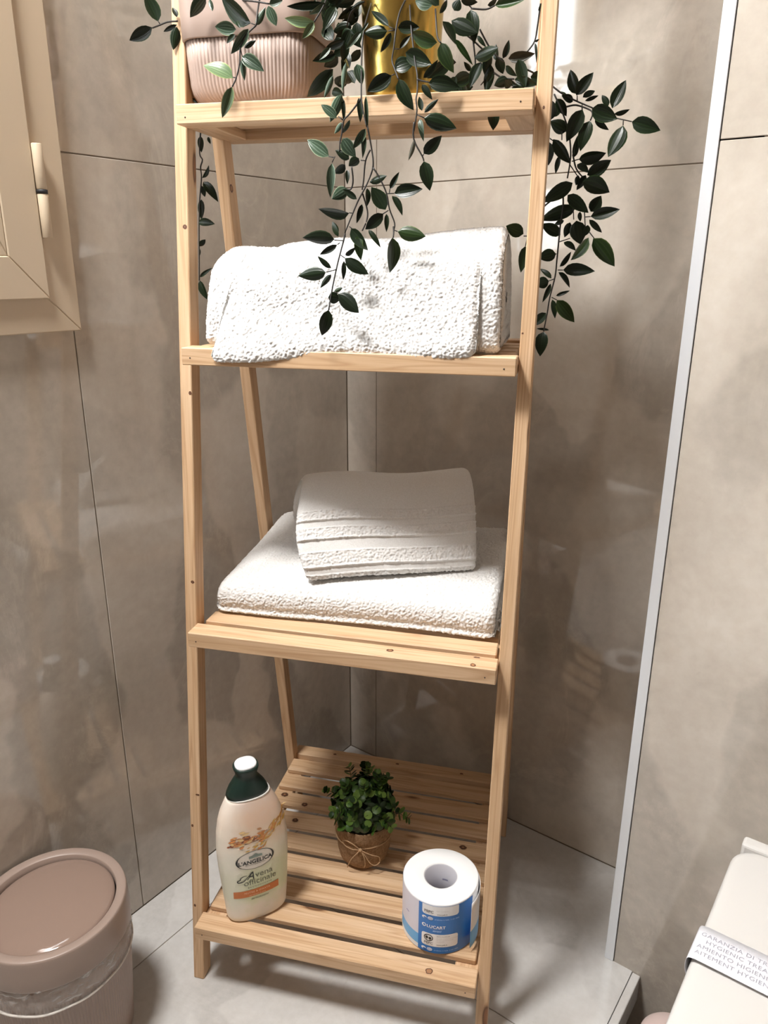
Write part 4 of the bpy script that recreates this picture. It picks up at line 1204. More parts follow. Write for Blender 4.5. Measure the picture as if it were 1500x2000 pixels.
# printed oat ears: grains of several browns and yellows, and thin stalks
r_ = random.Random(5)
inks = [ink('oat_ink_%s' % n_, c_) for n_, c_ in (('rust', (0.42, 0.13, 0.05, 1)), ('brown', (0.24, 0.075, 0.035, 1)), ('tan', (0.60, 0.30, 0.14, 1)), ('yellow', (0.66, 0.39, 0.08, 1)), ('pale', (0.78, 0.55, 0.26, 1)), ('orange', (0.66, 0.26, 0.08, 1)))]
acc = [([], []) for _ in inks]
def grain_shape(k, w, z, l, b, an):
    v, f = acc[k]
    s0 = len(v)
    pr = [(-.5, 0), (-.25, .38), (.1, .5), (.5, 0), (.1, -.5), (-.25, -.38)]
    for x, y in pr:
        X_, Y_ = x * l, y * b
        v.append((w + X_ * math.cos(an) - Y_ * math.sin(an), z + X_ * math.sin(an) + Y_ * math.cos(an)))
    f.append(tuple(range(s0, s0 + 6)))
for _ in range(26):
    grain_shape(r_.choice([4, 5, 2]), r_.uniform(-.050, .012), r_.gauss(.153, .006), r_.uniform(.006, .013), r_.uniform(.003, .005), r_.uniform(-.2, .5))
for _ in range(70):
    q = r_.random()
    grain_shape(r_.choice([0, 0, 1, 2, 5]), -.044 + .044 * q + r_.gauss(0, .002), .146 + .012 * math.sin(math.pi * q) * r_.uniform(.2, 1) + .004 * q, r_.uniform(.005, .009), r_.uniform(.0019, .0032), r_.uniform(-.5, .8))
for _ in range(60):
    q = r_.random()
    grain_shape(r_.choice([3, 3, 4, 5, 2]), .000 + .044 * q, .148 + .026 * q + r_.gauss(0, .0055), r_.uniform(.007, .014), r_.uniform(.0020, .0036), r_.uniform(.2, 1.2))
for _ in range(14):
    grain_shape(r_.choice([5, 2, 3]), r_.uniform(-.022, .006), .1365 + r_.gauss(0, .0022), r_.uniform(.005, .010), r_.uniform(.0014, .0024), r_.uniform(0, .5))
for (a, b, c_, d) in ((-.030, .149, .020, .1565), (-.020, .152, .030, .166), (-.012, .147, .035, .155), (-.035, .146, .005, .150)):
    grain_shape(1, (a + c_) / 2, (b + d) / 2, math.dist((a, b), (c_, d)), .0011, math.atan2(d - b, c_ - a))
for i, ((v, f), mt) in enumerate(zip(acc, inks)):
    if f: printed('oat_print', v, f, mt, .00035 + i * .00006)

# ================================================================== TOILET ROLL
RU, RV, RR, RH = 0.3755, 0.0815, 0.0555, 0.0895
cam_dir = LMAT.inverted() @ CAM - Vector((RU, RV, 0))
roll_o = root_at('toilet_roll', RU, RV, ZD, math.atan2(cam_dir.y, cam_dir.x) + math.pi / 2)
tag(roll_o, 'white toilet paper roll in a blue printed wrapper on the bottom tier', 'toilet roll')
t = NT('tissue_paper')
o_ = t.obj()
sp = t.n('ShaderNodeSeparateXYZ'); t.l(o_, sp.inputs[0])
rad = t.math('SQRT', t.math('ADD', t.math('MULTIPLY', sp.outputs['X'], sp.outputs['X']), t.math('MULTIPLY', sp.outputs['Y'], sp.outputs['Y'])))
lay = t.n('ShaderNodeTexNoise', noise_dimensions='1D', i_Scale=1500.0, i_Detail=1.0)
t.l(rad, lay.inputs['W'])
t.set(Base_Color=(0.86, 0.86, 0.855, 1), Roughness=0.95, Specular_IOR_Level=0.1)
t.bump(lay.outputs['Fac'], 0.25, 0.0006)
M['tissue'] = t.m
squash = lambda r, z, a, i: r * (1 + 0.012 * math.sin(2 * a + .7) + .008 * math.sin(3 * a))
RI = 0.0242
prof = [(RI, .0005), (RR - .002, 0.0), (RR - .0005, .0006), (RR, .002), (RR, RH - .002), (RR - .0004, RH - .0005), (RR - .0016, RH), (RI + .002, RH), (RI, RH - .001), (RI, .0005)]
link('paper_roll', lathe('paper_roll', prof, 80, squash), roll_o, M['tissue'])
link('cardboard_core', lathe('cardboard_core', [(RI - .0002, RH - .0015), (RI - .0002, .001), (RI - .0014, .001), (RI - .0014, RH - .0022), (RI - .0002, RH - .0015)], 48, squash), roll_o, plain('grey_lilac_core', (0.50, 0.49, 0.53, 1), 0.9))
RL = RR + .0006
def cyl_fn(rad_):
    return lambda x, z: 0.0
wrap_o = None
def cyl_print(name, verts2, faces, mat, off=0.0, parent=None):
    """verts2 in (arc length, z) on the roll; arc 0 faces the room"""
    v = []
    for s, z in verts2:
        a = s / RL - math.pi / 2
        r = squash(RL + off, z, a, 0)
        v.append((r * math.cos(a), r * math.sin(a), z))
    return link(name, mesh(name, v, faces), parent or (wrap_o if off else roll_o), mat)
def cyl_text(s, x, z, size, mat, offset=0.0, spacing=1.0, align='LEFT', off=.0007, shear=0):
    v, f = text_geo(s, size, shear, offset, spacing, align)
    return cyl_print('wrapper_lettering', [(x + a, z + b) for a, b, _ in v], f, mat, off)
blue, lilac, lightblue, whitei = ink('blue_ink', (0.035, 0.19, 0.55, 1), .35), ink('lilac_paper', (0.70, 0.68, 0.76, 1), .5), ink('light_blue_ink', (0.16, 0.45, 0.80, 1), .4), ink('white_ink', (0.86, 0.85, 0.85, 1), .45)
A0 = -.56 * RL
A1 = 1.00 * RL
def rr_poly(x0, x1, z0, z1, r, seg=5, flat_top=False):
    pts = []
    for cx, cz, a0, rr in ((x1 - r, z0 + r, -90, r), (x1 - r, z1 - r, 0, 0 if flat_top else r), (x0 + r, z1 - r, 90, 0 if flat_top else r), (x0 + r, z0 + r, 180, r)):
        if rr == 0: 
            pts.append((x1 if a0 == 0 else x0, z1)); continue
        for k in range(seg + 1):
            a = math.radians(a0 + 90 * k / seg)
            pts.append((cx + r * math.cos(a), cz + r * math.sin(a)))
    return pts
def rr_grid(x0, x1, z0, z1, r, nx=14, flat_top=False):
    """rounded rectangle cut into upright strips so that it bends with the roll"""
    v, f = [], []
    for i in range(nx + 1):
        q = 0.5 - 0.5 * math.cos(math.pi * i / nx)
        x = x0 + (x1 - x0) * q
        d = min(x - x0, x1 - x)
        ins = r - math.sqrt(max(r * r - (r - d) ** 2, 0)) if d < r else 0
        v += [(x, z0 + ins), (x, z1 - (0 if flat_top else ins))]
    for i in range(nx): f.append((2 * i, 2 * i + 2, 2 * i + 3, 2 * i + 1))
    return v, f
wrap_o = cyl_print('wrapper_blue', *quad_grid(A0, A1, .0008, RH - .0022, 20, 2), blue, parent=roll_o)
lil_o = cyl_print('wrapper_lilac', *quad_grid(-1.9 * RL, A0, .027, RH - .0022, 18, 2), lilac)
cyl_print('wrapper_light_blue', *quad_grid(-1.9 * RL, A0, .0085, .027, 18, 2), lightblue)
cyl_print('wrapper_white_edge', *quad_grid(-1.9 * RL, A0, .0008, .0085, 18, 2), whitei)
cyl_print('wrapper_squiggle', *quad_grid(-1.02 * RL, -.90 * RL, .052, .0535, 6, 1), ink('violet_ink', (.25, .22, .45, 1)), .0005, lil_o)
PX0, PX1 = A0 + .006, A0 + .060
cyl_print('label_panel', *rr_grid(PX0, PX1, .0700, RH - .0022, .004, flat_top=True), whitei, .0004)
cyl_print('label_panel', *rr_grid(PX0, PX1, .0135, .0365, .0035), whitei, .0004)
grey_ink = ink('grey_ink', (.28, .27, .28, 1))
cyl_text('PEFC', PX0 + .003, .0742, .0062, grey_ink, offset=.0002, spacing=1.05)
cyl_text('PEFC/18-31-1', PX0 + .004, .0720, .0020, grey_ink)
cyl_text('www.pefc.it', PX0 + .022, .0722, .0030, grey_ink, offset=.0001)
cyl_text('PEFC Certificato', PX0 + .021, .0782, .0026, ink('light_grey_ink', (.6, .58, .58, 1)))
def disc(cx, cz, a, b, n=18): return [(cx, cz)] + [(cx + a * math.cos(2 * math.pi * k / n), cz + b * math.sin(2 * math.pi * k / n)) for k in range(n)], [(0, 1 + k, 1 + (k + 1) % n) for k in range(n)]
for zc in (.0640, .0072):
    cyl_print('round_symbol', *disc(PX0 + .0035, zc, .0036, .0026), whitei, .0005)
    cyl_print('round_symbol', *disc(PX0 + .0046, zc - .0008, .0022, .0013), blue, .0007)
    cyl_print('round_symbol', *disc(PX0 + .0125, zc, .0040, .0030), whitei, .0005)
    cyl_print('round_symbol', *ring_var(PX0 + .0125, zc, .0030, .0020, .0005, .0005, 24), blue, .0007)
    cyl_text('FSC', PX0 + .0125, zc - .0007, .0020, blue, align='CENTER', off=.0008)
    cyl_text('prodotto in Italia  2 veli 100%', PX0 + .019, zc - .001, .0030, ink('pale_blue_ink', (.5, .7, .95, 1)))
cyl_print('logo_symbol', *disc(PX0 + .0033, .0500, .0033, .0033), whitei, .0005)
cyl_print('logo_symbol', *disc(PX0 + .0038, .0502, .0017, .0017), blue, .0007)
cyl_text('LUCART', PX0 + .0075, .0475, .0068, whitei, offset=.00022, spacing=1.08)
cyl_print('logo_underline', *quad_grid(PX0 + .012, PX0 + .030, .0458, .0461, 8, 1), whitei, .0006)
cyl_text('strong', PX0 + .0165, .0412, .0048, ink('pale_blue_ink', (.5, .7, .95, 1)), offset=.0001)
cyl_print('tree_symbol', *ring_var(PX0 + .0105, .0282, .0068, .0062, .0013, .0013, 40), black, .0006)
cyl_print('tree_symbol', *disc(PX0 + .0080, .0286, .0021, .0026), black, .0007)
cyl_print('tree_symbol', *disc(PX0 + .0128, .0278, .0021, .0024), black, .0007)
cyl_print('tree_symbol', *quad_grid(PX0 + .0077, PX0 + .0083, .0240, .0280, 1, 1), black, .0007)
cyl_print('tree_symbol', *quad_grid(PX0 + .0125, PX0 + .0131, .0235, .0275, 1, 1), black, .0007)
cyl_text('PEFC', PX0 + .0040, .0170, .0056, grey_ink, offset=.0002, spacing=1.1)
cyl_text('PEFC/18-31-1', PX0 + .0075, .0150, .0017, grey_ink)
cyl_text('PEFC Certificato', PX0 + .0225, .0322, .0028, grey_ink)
for k, s in enumerate(('Questo prodotto proviene da', 'foreste gestite in modo', 'sostenibile')): cyl_text(s, PX0 + .0225, .0282 - .0030 * k, .0026, ink('light_grey_ink', (.6, .58, .58, 1)))
cyl_text('www.pefc.it', PX0 + .0225, .0165, .0032, grey_ink, offset=.0001)
# loose end of the wrapper standing off on the right
fv, ff = [], []
N1, N2 = 14, 8
for i in range(N1 + 1):
    q = i / N1
    a = 1.95 - 1.19 * q - math.pi / 2
    r = RL + .0008 + .0085 * q ** 2.0
    for j in range(N2 + 1):
        fv.append((r * math.cos(a), r * math.sin(a), .004 + (RH - .008) * j / N2 + .003 * q))
for i in range(N1):
    for j in range(N2):
        q = i * (N2 + 1) + j
        ff.append((q, q + N2 + 1, q + N2 + 2, q + 1))
fm = mesh('wrapper_flap', fv, ff, True)
fo = link('wrapper_flap', fm, roll_o, whitei)
fm.materials.append(lightblue)
for p_ in fm.polygons:
    if p_.center.z < .040: p_.material_index = 1
mdf = fo.modifiers.new('thickness', 'SOLIDIFY')
mdf.thickness = .0004
cr = [(RI - .0016) * 1.0]
for a0 in (1.25,):     # print inside the core
    v, f = quad_grid(-.004, .005, .060, .0625, 6, 1)
    vv = []
    for s, z in v:
        a = s / .0228 + a0
        rr_ = squash(RI - .0017, z, a, 0)
        vv.append((rr_ * math.cos(a), rr_ * math.sin(a), z))
    link('core_print', mesh('core_print', vv, f), roll_o, ink('core_ink', (.30, .30, .42, 1)))

# ================================================================== LITTLE POTTED BOXWOOD
BU, BV = 0.2275, 0.192
cd = LMAT.inverted() @ CAM - Vector((BU, BV, 0))
box = root_at('potted_boxwood', BU, BV, ZD - .0006, math.atan2(cd.y, cd.x) + math.pi / 2)
tag(box, 'small artificial boxwood in a burlap pot tied with a twine bow on the bottom tier', 'plant')
t = NT('burlap')
o_ = t.obj()
sp = t.n('ShaderNodeSeparateXYZ'); t.l(o_, sp.inputs[0])
ang_ = t.math('ARCTAN2', sp.outputs['Y'], sp.outputs['X'])
wv1 = t.math('SINE', t.math('MULTIPLY', ang_, 150.0))
wv2 = t.math('SINE', t.math('MULTIPLY', sp.outputs['Z'], 3300.0))
weave = t.math('ADD', t.math('MULTIPLY', wv1, 0.5), t.math('MULTIPLY', wv2, 0.5))
nb = t.noise(t.mapping(o_, (1, 1, 1)), 240, 3, 0.6)
c = t.ramp(t.math('ADD', t.math('MULTIPLY', weave, 0.25), nb), [(0.25, (0.20, 0.115, 0.06, 1)), (0.55, (0.36, 0.225, 0.125, 1)), (0.85, (0.47, 0.315, 0.19, 1))])
t.l(c, t.b.inputs['Base Color'])
t.set(Roughness=0.95, Specular_IOR_Level=0.1)
t.bump(weave, 0.6, 0.0008)
M['burlap'] = t.m
M['twine'] = plain('jute_twine', (0.47, 0.31, 0.18, 1), 0.95, spec=0.1)
M['dark_core'] = plain('dark_core_filler', (0.012, 0.02, 0.008, 1), 0.95)  # filler dome added so the inside of the foliage looks dark
wobp = lambda r, z, a, i: r * (1 + .012 * math.sin(3 * a + 20 * z) + .006 * math.sin(7 * a))
bp_o = link('burlap_pot', lathe('burlap_pot', [(0.0, .0008), (.030, .0006), (.0365, .0025), (.0415, .009), (.0440, .020), (.0452, .040), (.0456, .055), (.0462, .076), (.0440, .076), (.0430, .060), (0.0, .060)], 72, wobp), box, M['burlap'])
link('burlap_cuff', lathe('burlap_cuff', [(.0455, .0520), (.0476, .0528), (.0484, .066), (.0486, .0775), (.0475, .0795), (.0455, .0790), (.0445, .072)], 72, wobp), bp_o, M['burlap'])
def on_pot(x, z, r=.0482):
    return Vector((x, -math.sqrt(max(r * r - x * x, 1e-6)), z))
ringp = [Vector((.0474 * math.cos(a), .0474 * math.sin(a), .0515 + .0006 * math.sin(3 * a))) for a in np.linspace(0, 2 * math.pi, 49)[:-1]]
link('twine_ring', tube('twine_ring', ringp, .0011, 6, closed=True), box, M['twine'])
kx, kz = -.006, .051
loopL = [(kx, kz), (-.016, .061), (-.028, .066), (-.034, .062), (-.030, .055), (-.018, .0515), (kx, kz)]
loopR = [(kx, kz), (.002, .040), (.010, .026), (.018, .020), (.0255, .024), (.0245, .034), (.015, .040), (.004, .046), (kx, kz)]
tail1 = [(kx, kz), (-.012, .045), (-.020, .034), (-.025, .020), (-.027, .010)]
tail2 = [(kx, kz), (.000, .040), (.002, .026), (.000, .016)]
for nm, P in (('bow_loop', loopL), ('bow_loop', loopR), ('bow_tail', tail1), ('bow_tail', tail2)):
    q = [on_pot(x, z, .0492 + .004 * math.sin(math.pi * i / (len(P) - 1))) for i, (x, z) in enumerate(P)]
    link(nm, tube(nm, smooth_path(q, 5), .00085, 6), box, M['twine'])
bm = bmesh.new(); bmesh.ops.create_icosphere(bm, subdivisions=2, radius=.0032)
kn = link('bow_knot', bm_mesh('bow_knot', bm, True), box, M['twine']); kn.location = on_pot(kx, kz, .0495)
md_ = lathe('dark_core', [(0.0001, .128), (.018, .125), (.032, .115), (.041, .102), (.043, .092), (.042, .078), (.040, .068)], 40, lambda r, z, a, i: r * (1 + .07 * math.sin(5 * a + i) + .05 * math.sin(8 * a - 2 * i)))
link('dark_core', md_, box, M['dark_core'])
t = NT('boxwood_leaf')
oi = t.n('ShaderNodeObjectInfo')
c = t.ramp(oi.outputs['Random'], [(0.0, (0.010, 0.030, 0.006, 1)), (0.5, (0.035, 0.085, 0.012, 1)), (0.8, (0.09, 0.17, 0.025, 1)), (1.0, (0.16, 0.26, 0.05, 1))])
t.l(c, t.b.inputs['Base Color'])
t.set(Roughness=0.4, Specular_IOR_Level=0.4)
M['box_leaf'] = t.m
M['box_stem'] = plain('boxwood_stem', (0.05, 0.035, 0.012, 1), 0.7)
def round_leaf():
    v, f = [(0, .5, .02)], []
    n = 10
    for k in range(n):
        a = 2 * math.pi * k / n
        v.append((.30 * math.cos(a), .5 + .30 * math.sin(a), .03))
    for k in range(n):
        a = 2 * math.pi * k / n
        v.append((.5 * math.cos(a), .5 + .52 * math.sin(a), -.04))
    for k in range(n):
        k2 = (k + 1) % n
        f += [(0, 1 + k, 1 + k2), (1 + k, 1 + n + k, 1 + n + k2, 1 + k2)]
    me = mesh('leaf', v, f, True)
    me.materials.append(M['box_leaf'])
    return me
RLF = round_leaf()
rb = random.Random(21)
nleaf = 0
def box_leaf(P, yd, zd, L):
    yd = yd.normalized()
    xd = yd.cross(zd).normalized()
    zd = xd.cross(yd)
    lf = bpy.data.objects.new('leaf', RLF)
    COL.objects.link(lf)
    lf.parent = box
    m = Matrix((xd * L, yd * L, zd * L)).transposed().to_4x4()
    m.translation = P
    lf.matrix_local = m
rv = lambda: Vector((rb.uniform(-1, 1), rb.uniform(-1, 1), rb.uniform(-1, 1)))
for s in range(14):          # sprigs that stick out of the dome, leaves in pairs
    az = 2.399963 * s + rb.uniform(-.3, .3)
    el = rb.uniform(.05, 1.25) if s > 3 else rb.uniform(1.1, 1.5)
    reach = .062 + rb.uniform(0, .020)
    base = Vector((math.cos(az) * .020, math.sin(az) * .020, .085))
    tip = Vector((math.cos(az) * (.008 + reach * math.cos(el)), math.sin(az) * (.008 + reach * math.cos(el)), .092 + reach * .98 * math.sin(el)))
    P = smooth_path([base, (base + tip) / 2 + Vector((0, 0, .010)), tip], 5)
    link('sprig_stem', tube('sprig_stem', P, .0007, 5, .6), box, M['box_stem'])
    for i in range(5, len(P)):
        d = (P[i] - P[i - 1]).normalized()
        side = d.cross(rv()).normalized()
        for sg in (1, -1):
            box_leaf(P[i], side * sg + d * .5 + Vector((0, 0, .15)), d + Vector((math.cos(az), math.sin(az), .6)) * .7, rb.uniform(.0095, .0135) * (1.0 if i < len(P) - 1 else .75))
            nleaf += 1
while nleaf < 296:           # leaves that cover the dome
    az, sz = rb.uniform(0, 2 * math.pi), rb.uniform(-.35, 1)
    c_ = math.sqrt(max(1 - sz * sz, 0))
    N_ = Vector((math.cos(az) * c_, math.sin(az) * c_, sz))
    box_leaf(Vector((N_.x * .050, N_.y * .050, .096 + N_.z * (.046 if sz > 0 else .03))), N_.cross(rv()) + N_ * .25 - Vector((0, 0, .25)), N_ + rv() * .45, rb.uniform(.0115, .016))
    nleaf += 1

# dark leaves in the heart of the ball, too many and too hidden to tell apart
fv_, ff_ = [], []
src_v = [Vector(q.co) for q in RLF.vertices]
src_f = [tuple(q.vertices) for q in RLF.polygons]
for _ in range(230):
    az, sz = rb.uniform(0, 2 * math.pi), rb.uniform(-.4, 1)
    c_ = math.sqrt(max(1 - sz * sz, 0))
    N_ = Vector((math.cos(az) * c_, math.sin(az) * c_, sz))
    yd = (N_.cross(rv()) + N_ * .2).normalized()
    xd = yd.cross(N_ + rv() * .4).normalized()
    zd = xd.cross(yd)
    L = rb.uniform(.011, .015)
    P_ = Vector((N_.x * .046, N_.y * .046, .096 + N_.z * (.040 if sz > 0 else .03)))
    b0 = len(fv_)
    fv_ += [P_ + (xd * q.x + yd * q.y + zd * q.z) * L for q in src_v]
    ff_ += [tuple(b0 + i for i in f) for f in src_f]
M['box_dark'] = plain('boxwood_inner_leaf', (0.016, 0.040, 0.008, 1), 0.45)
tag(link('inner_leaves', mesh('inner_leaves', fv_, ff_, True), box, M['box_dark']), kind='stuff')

# ================================================================== TRAILING PLANTS ON THE TOP TIER
Z1 = ZS[0]
pA = root_at('potted_trailing_plant', 0.0965, 0.201, Z1 - .0008)
tag(pA, 'ribbed dusty-pink planter with trailing leaves, some pale with painted sheen, at the left of the top tier', 'plant')
pB = root_at('potted_trailing_plant', 0.277, 0.2045, Z1 - .0008)
tag(pB, 'shiny gold pot with long dark green vines hanging down from the top tier', 'plant')
M['pink'] = plain('dusty_pink_plastic', (0.36, 0.265, 0.22, 1), 0.5)
def rr_ring(hx, hy, r, z, n, rib=0.0, pitch=.0049):
    """rounded rectangle with even spacing and optional upright ribs"""
    sx, sy = hx - r, hy - r
    per = 4 * (sx + sy) + 2 * math.pi * r
    out = []
    for k in range(n):
        s = per * k / n
        segs = [(2 * sx, 0), (math.pi * r / 2, 1), (2 * sy, 2), (math.pi * r / 2, 3), (2 * sx, 4), (math.pi * r / 2, 5), (2 * sy, 6), (math.pi * r / 2, 7)]
        for L, kind in segs:
            if s <= L or kind == 7: break
            s -= L
        if kind == 0: p, nn = (-sx + s, -hy), (0, -1)
        elif kind == 2: p, nn = (hx, -sy + s), (1, 0)
        elif kind == 4: p, nn = (sx - s, hy), (0, 1)
        elif kind == 6: p, nn = (-hx, sy - s), (-1, 0)
        else:
            cx, cy, a0 = {1: (sx, -sy, -90), 3: (sx, sy, 0), 5: (-sx, sy, 90), 7: (-sx, -sy, 180)}[kind]
            a = math.radians(a0) + s / r
            nn = (math.cos(a), math.sin(a))
            p = (cx + r * nn[0], cy + r * nn[1])
        d = rib * (abs(math.cos(math.pi * k / 6)) - .6) if rib else 0
        out.append((p[0] + nn[0] * d, p[1] + nn[1] * d, z))
    return out
HX, HY = .0815, .060
npt = 6 * int((4 * (HX + HY)) * .94 / .0049)
rings = []
for z, ins in ((.0045, .022), (.0055, .016), (.008, .0105), (.012, .0068), (.018, .0042), (.026, .0026), (.05, .0012), (.0755, .0002)):
    rings.append(rr_ring(HX - ins, HY - ins, .026, z, npt, .0011 if z > .006 else .0004))
pb_o = link('planter_body', loft('planter_body', rings), pA, M['pink'])
rings = [rr_ring(HX + d, HY + d, .027, z, 160) for z, d in ((.0745, .0004), (.0742, .0020), (.0755, .0030), (.10, .0036), (.128, .0044), (.131, .0042), (.132, .0030), (.131, .0008), (.116, .0002))]
link('planter_rim', loft('planter_rim', rings, False, True), pA, M['pink'])
for x in (-.040, .040):
    link('foot', boxm('foot', x - .013, x + .013, -.045, .045, 0, .006, .001), pb_o, M['pink'])
M['soil'] = plain('dark_soil', (0.02, 0.014, 0.01, 1), 0.95)
link('soil', loft('soil', [rr_ring(HX - .001, HY - .001, .026, .1165, 60), rr_ring(HX - .03, HY - .03, .02, .121, 60)], False), pA, M['soil'])
t = NT('brushed_gold')
nb = t.noise(t.mapping(t.obj(), (400, 400, 6)), 1.0, 2, 0.5)
t.set(Base_Color=(0.52, 0.37, 0.10, 1), Metallic=1.0, Roughness=0.24)
t.bump(nb, 0.05, 0.0004)
M['gold'] = t.m
link('gold_pot', lathe('gold_pot', [(0.0, .0002), (.041, .0002), (.0425, .002), (.0440, .02), (.0470, .07), (.0497, .118), (.0502, .1195), (.0492, .1205), (.0478, .119), (.0465, .100), (0.0, .100)], 96), pB, M['gold'])
link('soil', lathe('soil', [(0.0, .108), (.03, .106), (.0466, .102)], 48), pB, M['soil'])

def leaf_material(name, base, vein, edge, rough=0.3):
    t = NT(name)
    a = t.attr('leafuv').outputs['Vector']
    sp = t.n('ShaderNodeSeparateXYZ'); t.l(a, sp.inputs[0])
    ax = t.math('ABSOLUTE', sp.outputs['X'])
    lines = t.math('POWER', t.math('ABSOLUTE', t.math('COSINE', t.math('MULTIPLY', ax, 7.5))), 6.0)
    fade = t.math('SUBTRACT', 1.0, t.math('MULTIPLY', ax, 0.9))
    c = t.mix(t.math('MULTIPLY', t.math('MULTIPLY', lines, fade), 0.75), base, vein)
    c = t.mix(t.ramp(ax, [(0.86, (0, 0, 0)), (0.98, (1, 1, 1))]), c, edge)
    oi = t.n('ShaderNodeObjectInfo')
    hs = t.n('ShaderNodeHueSaturation')
    t.l(c, hs.inputs['Color'])
    t.l(t.math('ADD', t.math('MULTIPLY', oi.outputs['Random'], 0.6), 0.7), hs.inputs['Value'])
    t.l(hs.outputs[0], t.b.inputs['Base Color'])
    t.set(Roughness=rough, Specular_IOR_Level=0.3)
    t.bump(lines, 0.25, 0.0005)
    return t.m
LM = {'d': leaf_material('dark_vine_leaf', (0.006, 0.0125, 0.0045, 1), (0.013, 0.026, 0.009, 1), (0.02, 0.04, 0.012, 1), .34),
      'l': leaf_material('painted_sheen_leaf', (0.030, 0.052, 0.030, 1), (0.125, 0.17, 0.125, 1), (0.22, 0.27, 0.17, 1), .28),  # sheen of the window light, painted in as pale stripes
      'g': leaf_material('green_tipped_leaf', (0.085, 0.13, 0.06, 1), (0.17, 0.23, 0.12, 1), (0.24, 0.31, 0.09, 1), .32),
      'g2': leaf_material('fresh_green_leaf', (0.014, 0.030, 0.007, 1), (0.03, 0.058, 0.015, 1), (0.07, 0.11, 0.025, 1), .34),
      'b': leaf_material('brownish_leaf', (0.035, 0.032, 0.018, 1), (0.05, 0.045, 0.025, 1), (0.05, 0.045, 0.02, 1), .42)}
M['vine_stem'] = plain('dark_vine_stem', (0.012, 0.009, 0.006, 1), 0.55)
def leaf_mesh(curl, cup, mat):
    ny, v, f, uv = 7, [], [], []
    for j in range(ny + 1):
        y = j / ny
        wv = max(0.0, (y ** 0.70) * ((1 - y) ** 1.0)) / 0.3725 * 0.53
        for i, x in enumerate((-1.0, -0.5, 0.0, 0.5, 1.0)):
            v.append((x * wv, y, cup * (abs(x) ** 1.5) * wv * 1.2 - curl * (y - .35) ** 2 + .03 * (abs(x) == .5) * wv))
            uv.append((x, y, 0))
    for j in range(ny):
        for i in range(4):
            q = j * 5 + i
            f.append((q, q + 1, q + 6, q + 5))
    me = mesh('leaf', v, f, True)
    at = me.attributes.new('leafuv', 'FLOAT_VECTOR', 'POINT')
    at.data.foreach_set('vector', [c for q in uv for c in q])
    me.materials.append(mat)
    return me
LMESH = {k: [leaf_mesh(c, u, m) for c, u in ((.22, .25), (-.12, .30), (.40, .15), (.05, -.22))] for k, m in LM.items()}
LINV = LMAT.inverted()
cam_l = LINV @ CAM
rl = random.Random(9)
def put_leaf(par, org, b, tip, w, kind):
    b, tip = Vector(b), Vector(tip)
    y = tip - b
    L = y.length * 1.07
    w *= 1.04
    y.normalize()
    look = (cam_l - b).normalized()
    x = y.cross(look).normalized()
    z = x.cross(y)
    an = rl.gauss(0, .33)
    x, z = x * math.cos(an) + z * math.sin(an), z * math.cos(an) - x * math.sin(an)
    o = bpy.data.objects.new('leaf', rl.choice(LMESH[kind]))
    COL.objects.link(o)
    o.parent = par
    ww = w / max(.75, abs(math.cos(an)))
    m = Matrix((x * ww, y * L, z * L * .8)).transposed().to_4x4()
    m.translation = b - org
    o.matrix_local = m
OA, OB = Vector((0.0965, 0.201, Z1 - .0008)), Vector((0.277, 0.2045, Z1 - .0008))
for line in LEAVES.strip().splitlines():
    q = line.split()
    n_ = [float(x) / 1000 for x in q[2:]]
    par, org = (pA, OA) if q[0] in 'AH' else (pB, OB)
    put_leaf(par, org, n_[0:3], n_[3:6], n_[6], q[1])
for line in STEMS.strip().splitlines():
    q = line.split()
    n_ = [float(x) / 1000 for x in q[1:]]
    P = [Vector(n_[i:i + 3]) for i in range(0, len(n_), 3)]
    par, org = (pA, OA) if q[0] in 'AH' else (pB, OB)
    sp_ = smooth_path(P, 4) if len(P) > 2 else P
    link('stem', tube('stem', [p_ - org for p_ in sp_], .00105 if len(P) > 2 else .0007, 6, .8), par, M['vine_stem'])
# the crowded part of the vines between the pots and at the right end of the top tier
for (u0, u1, v0, v1, z0, z1, cnt) in ((.196, .232, .132, .19, 1.268, 1.375, 26), (.335, .435, .15, .21, 1.262, 1.30, 12)):
    for _ in range(cnt):
        b = Vector((rl.uniform(u0, u1), rl.uniform(v0, v1), rl.uniform(z0, z1)))
        d = Vector((rl.uniform(-.8, .8), rl.uniform(-.5, .2), rl.uniform(-1, .25))).normalized() * rl.uniform(.018, .030)
        if b.z + d.z < 1.258: d.z = abs(d.z) * .3
        put_leaf(pB, OB, b, b + d, rl.uniform(.010, .016), 'd')
# stems that rise from the pots and arch over the rim, with the crowns above the picture's edge
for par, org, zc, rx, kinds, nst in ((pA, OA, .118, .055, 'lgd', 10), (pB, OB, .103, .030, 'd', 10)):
    for s in range(nst):
        az = 2.4 * s + .4
        b0 = Vector((math.cos(az) * rx * .5, math.sin(az) * rx * .5, zc))
        out = .05 + rx * .6
        P = smooth_path([b0, b0 + Vector((math.cos(az) * .02, math.sin(az) * .02, .055)), b0 + Vector((math.cos(az) * out, math.sin(az) * out * .8, .055 + .01 * (s % 3)))], 5)
        link('stem', tube('stem', P, .0011, 6, .7), par, M['vine_stem'])
        for i in range(3, len(P), 2):
            d = P[i] - P[i - 1]
            sd = d.cross(Vector((0, 0, 1))).normalized() * (1 if i % 4 else -1)
            put_leaf(par, org, P[i] + org, P[i] + org + (sd + d.normalized() * .5 + Vector((0, 0, .2))).normalized() * .028, .014, rl.choice(kinds))

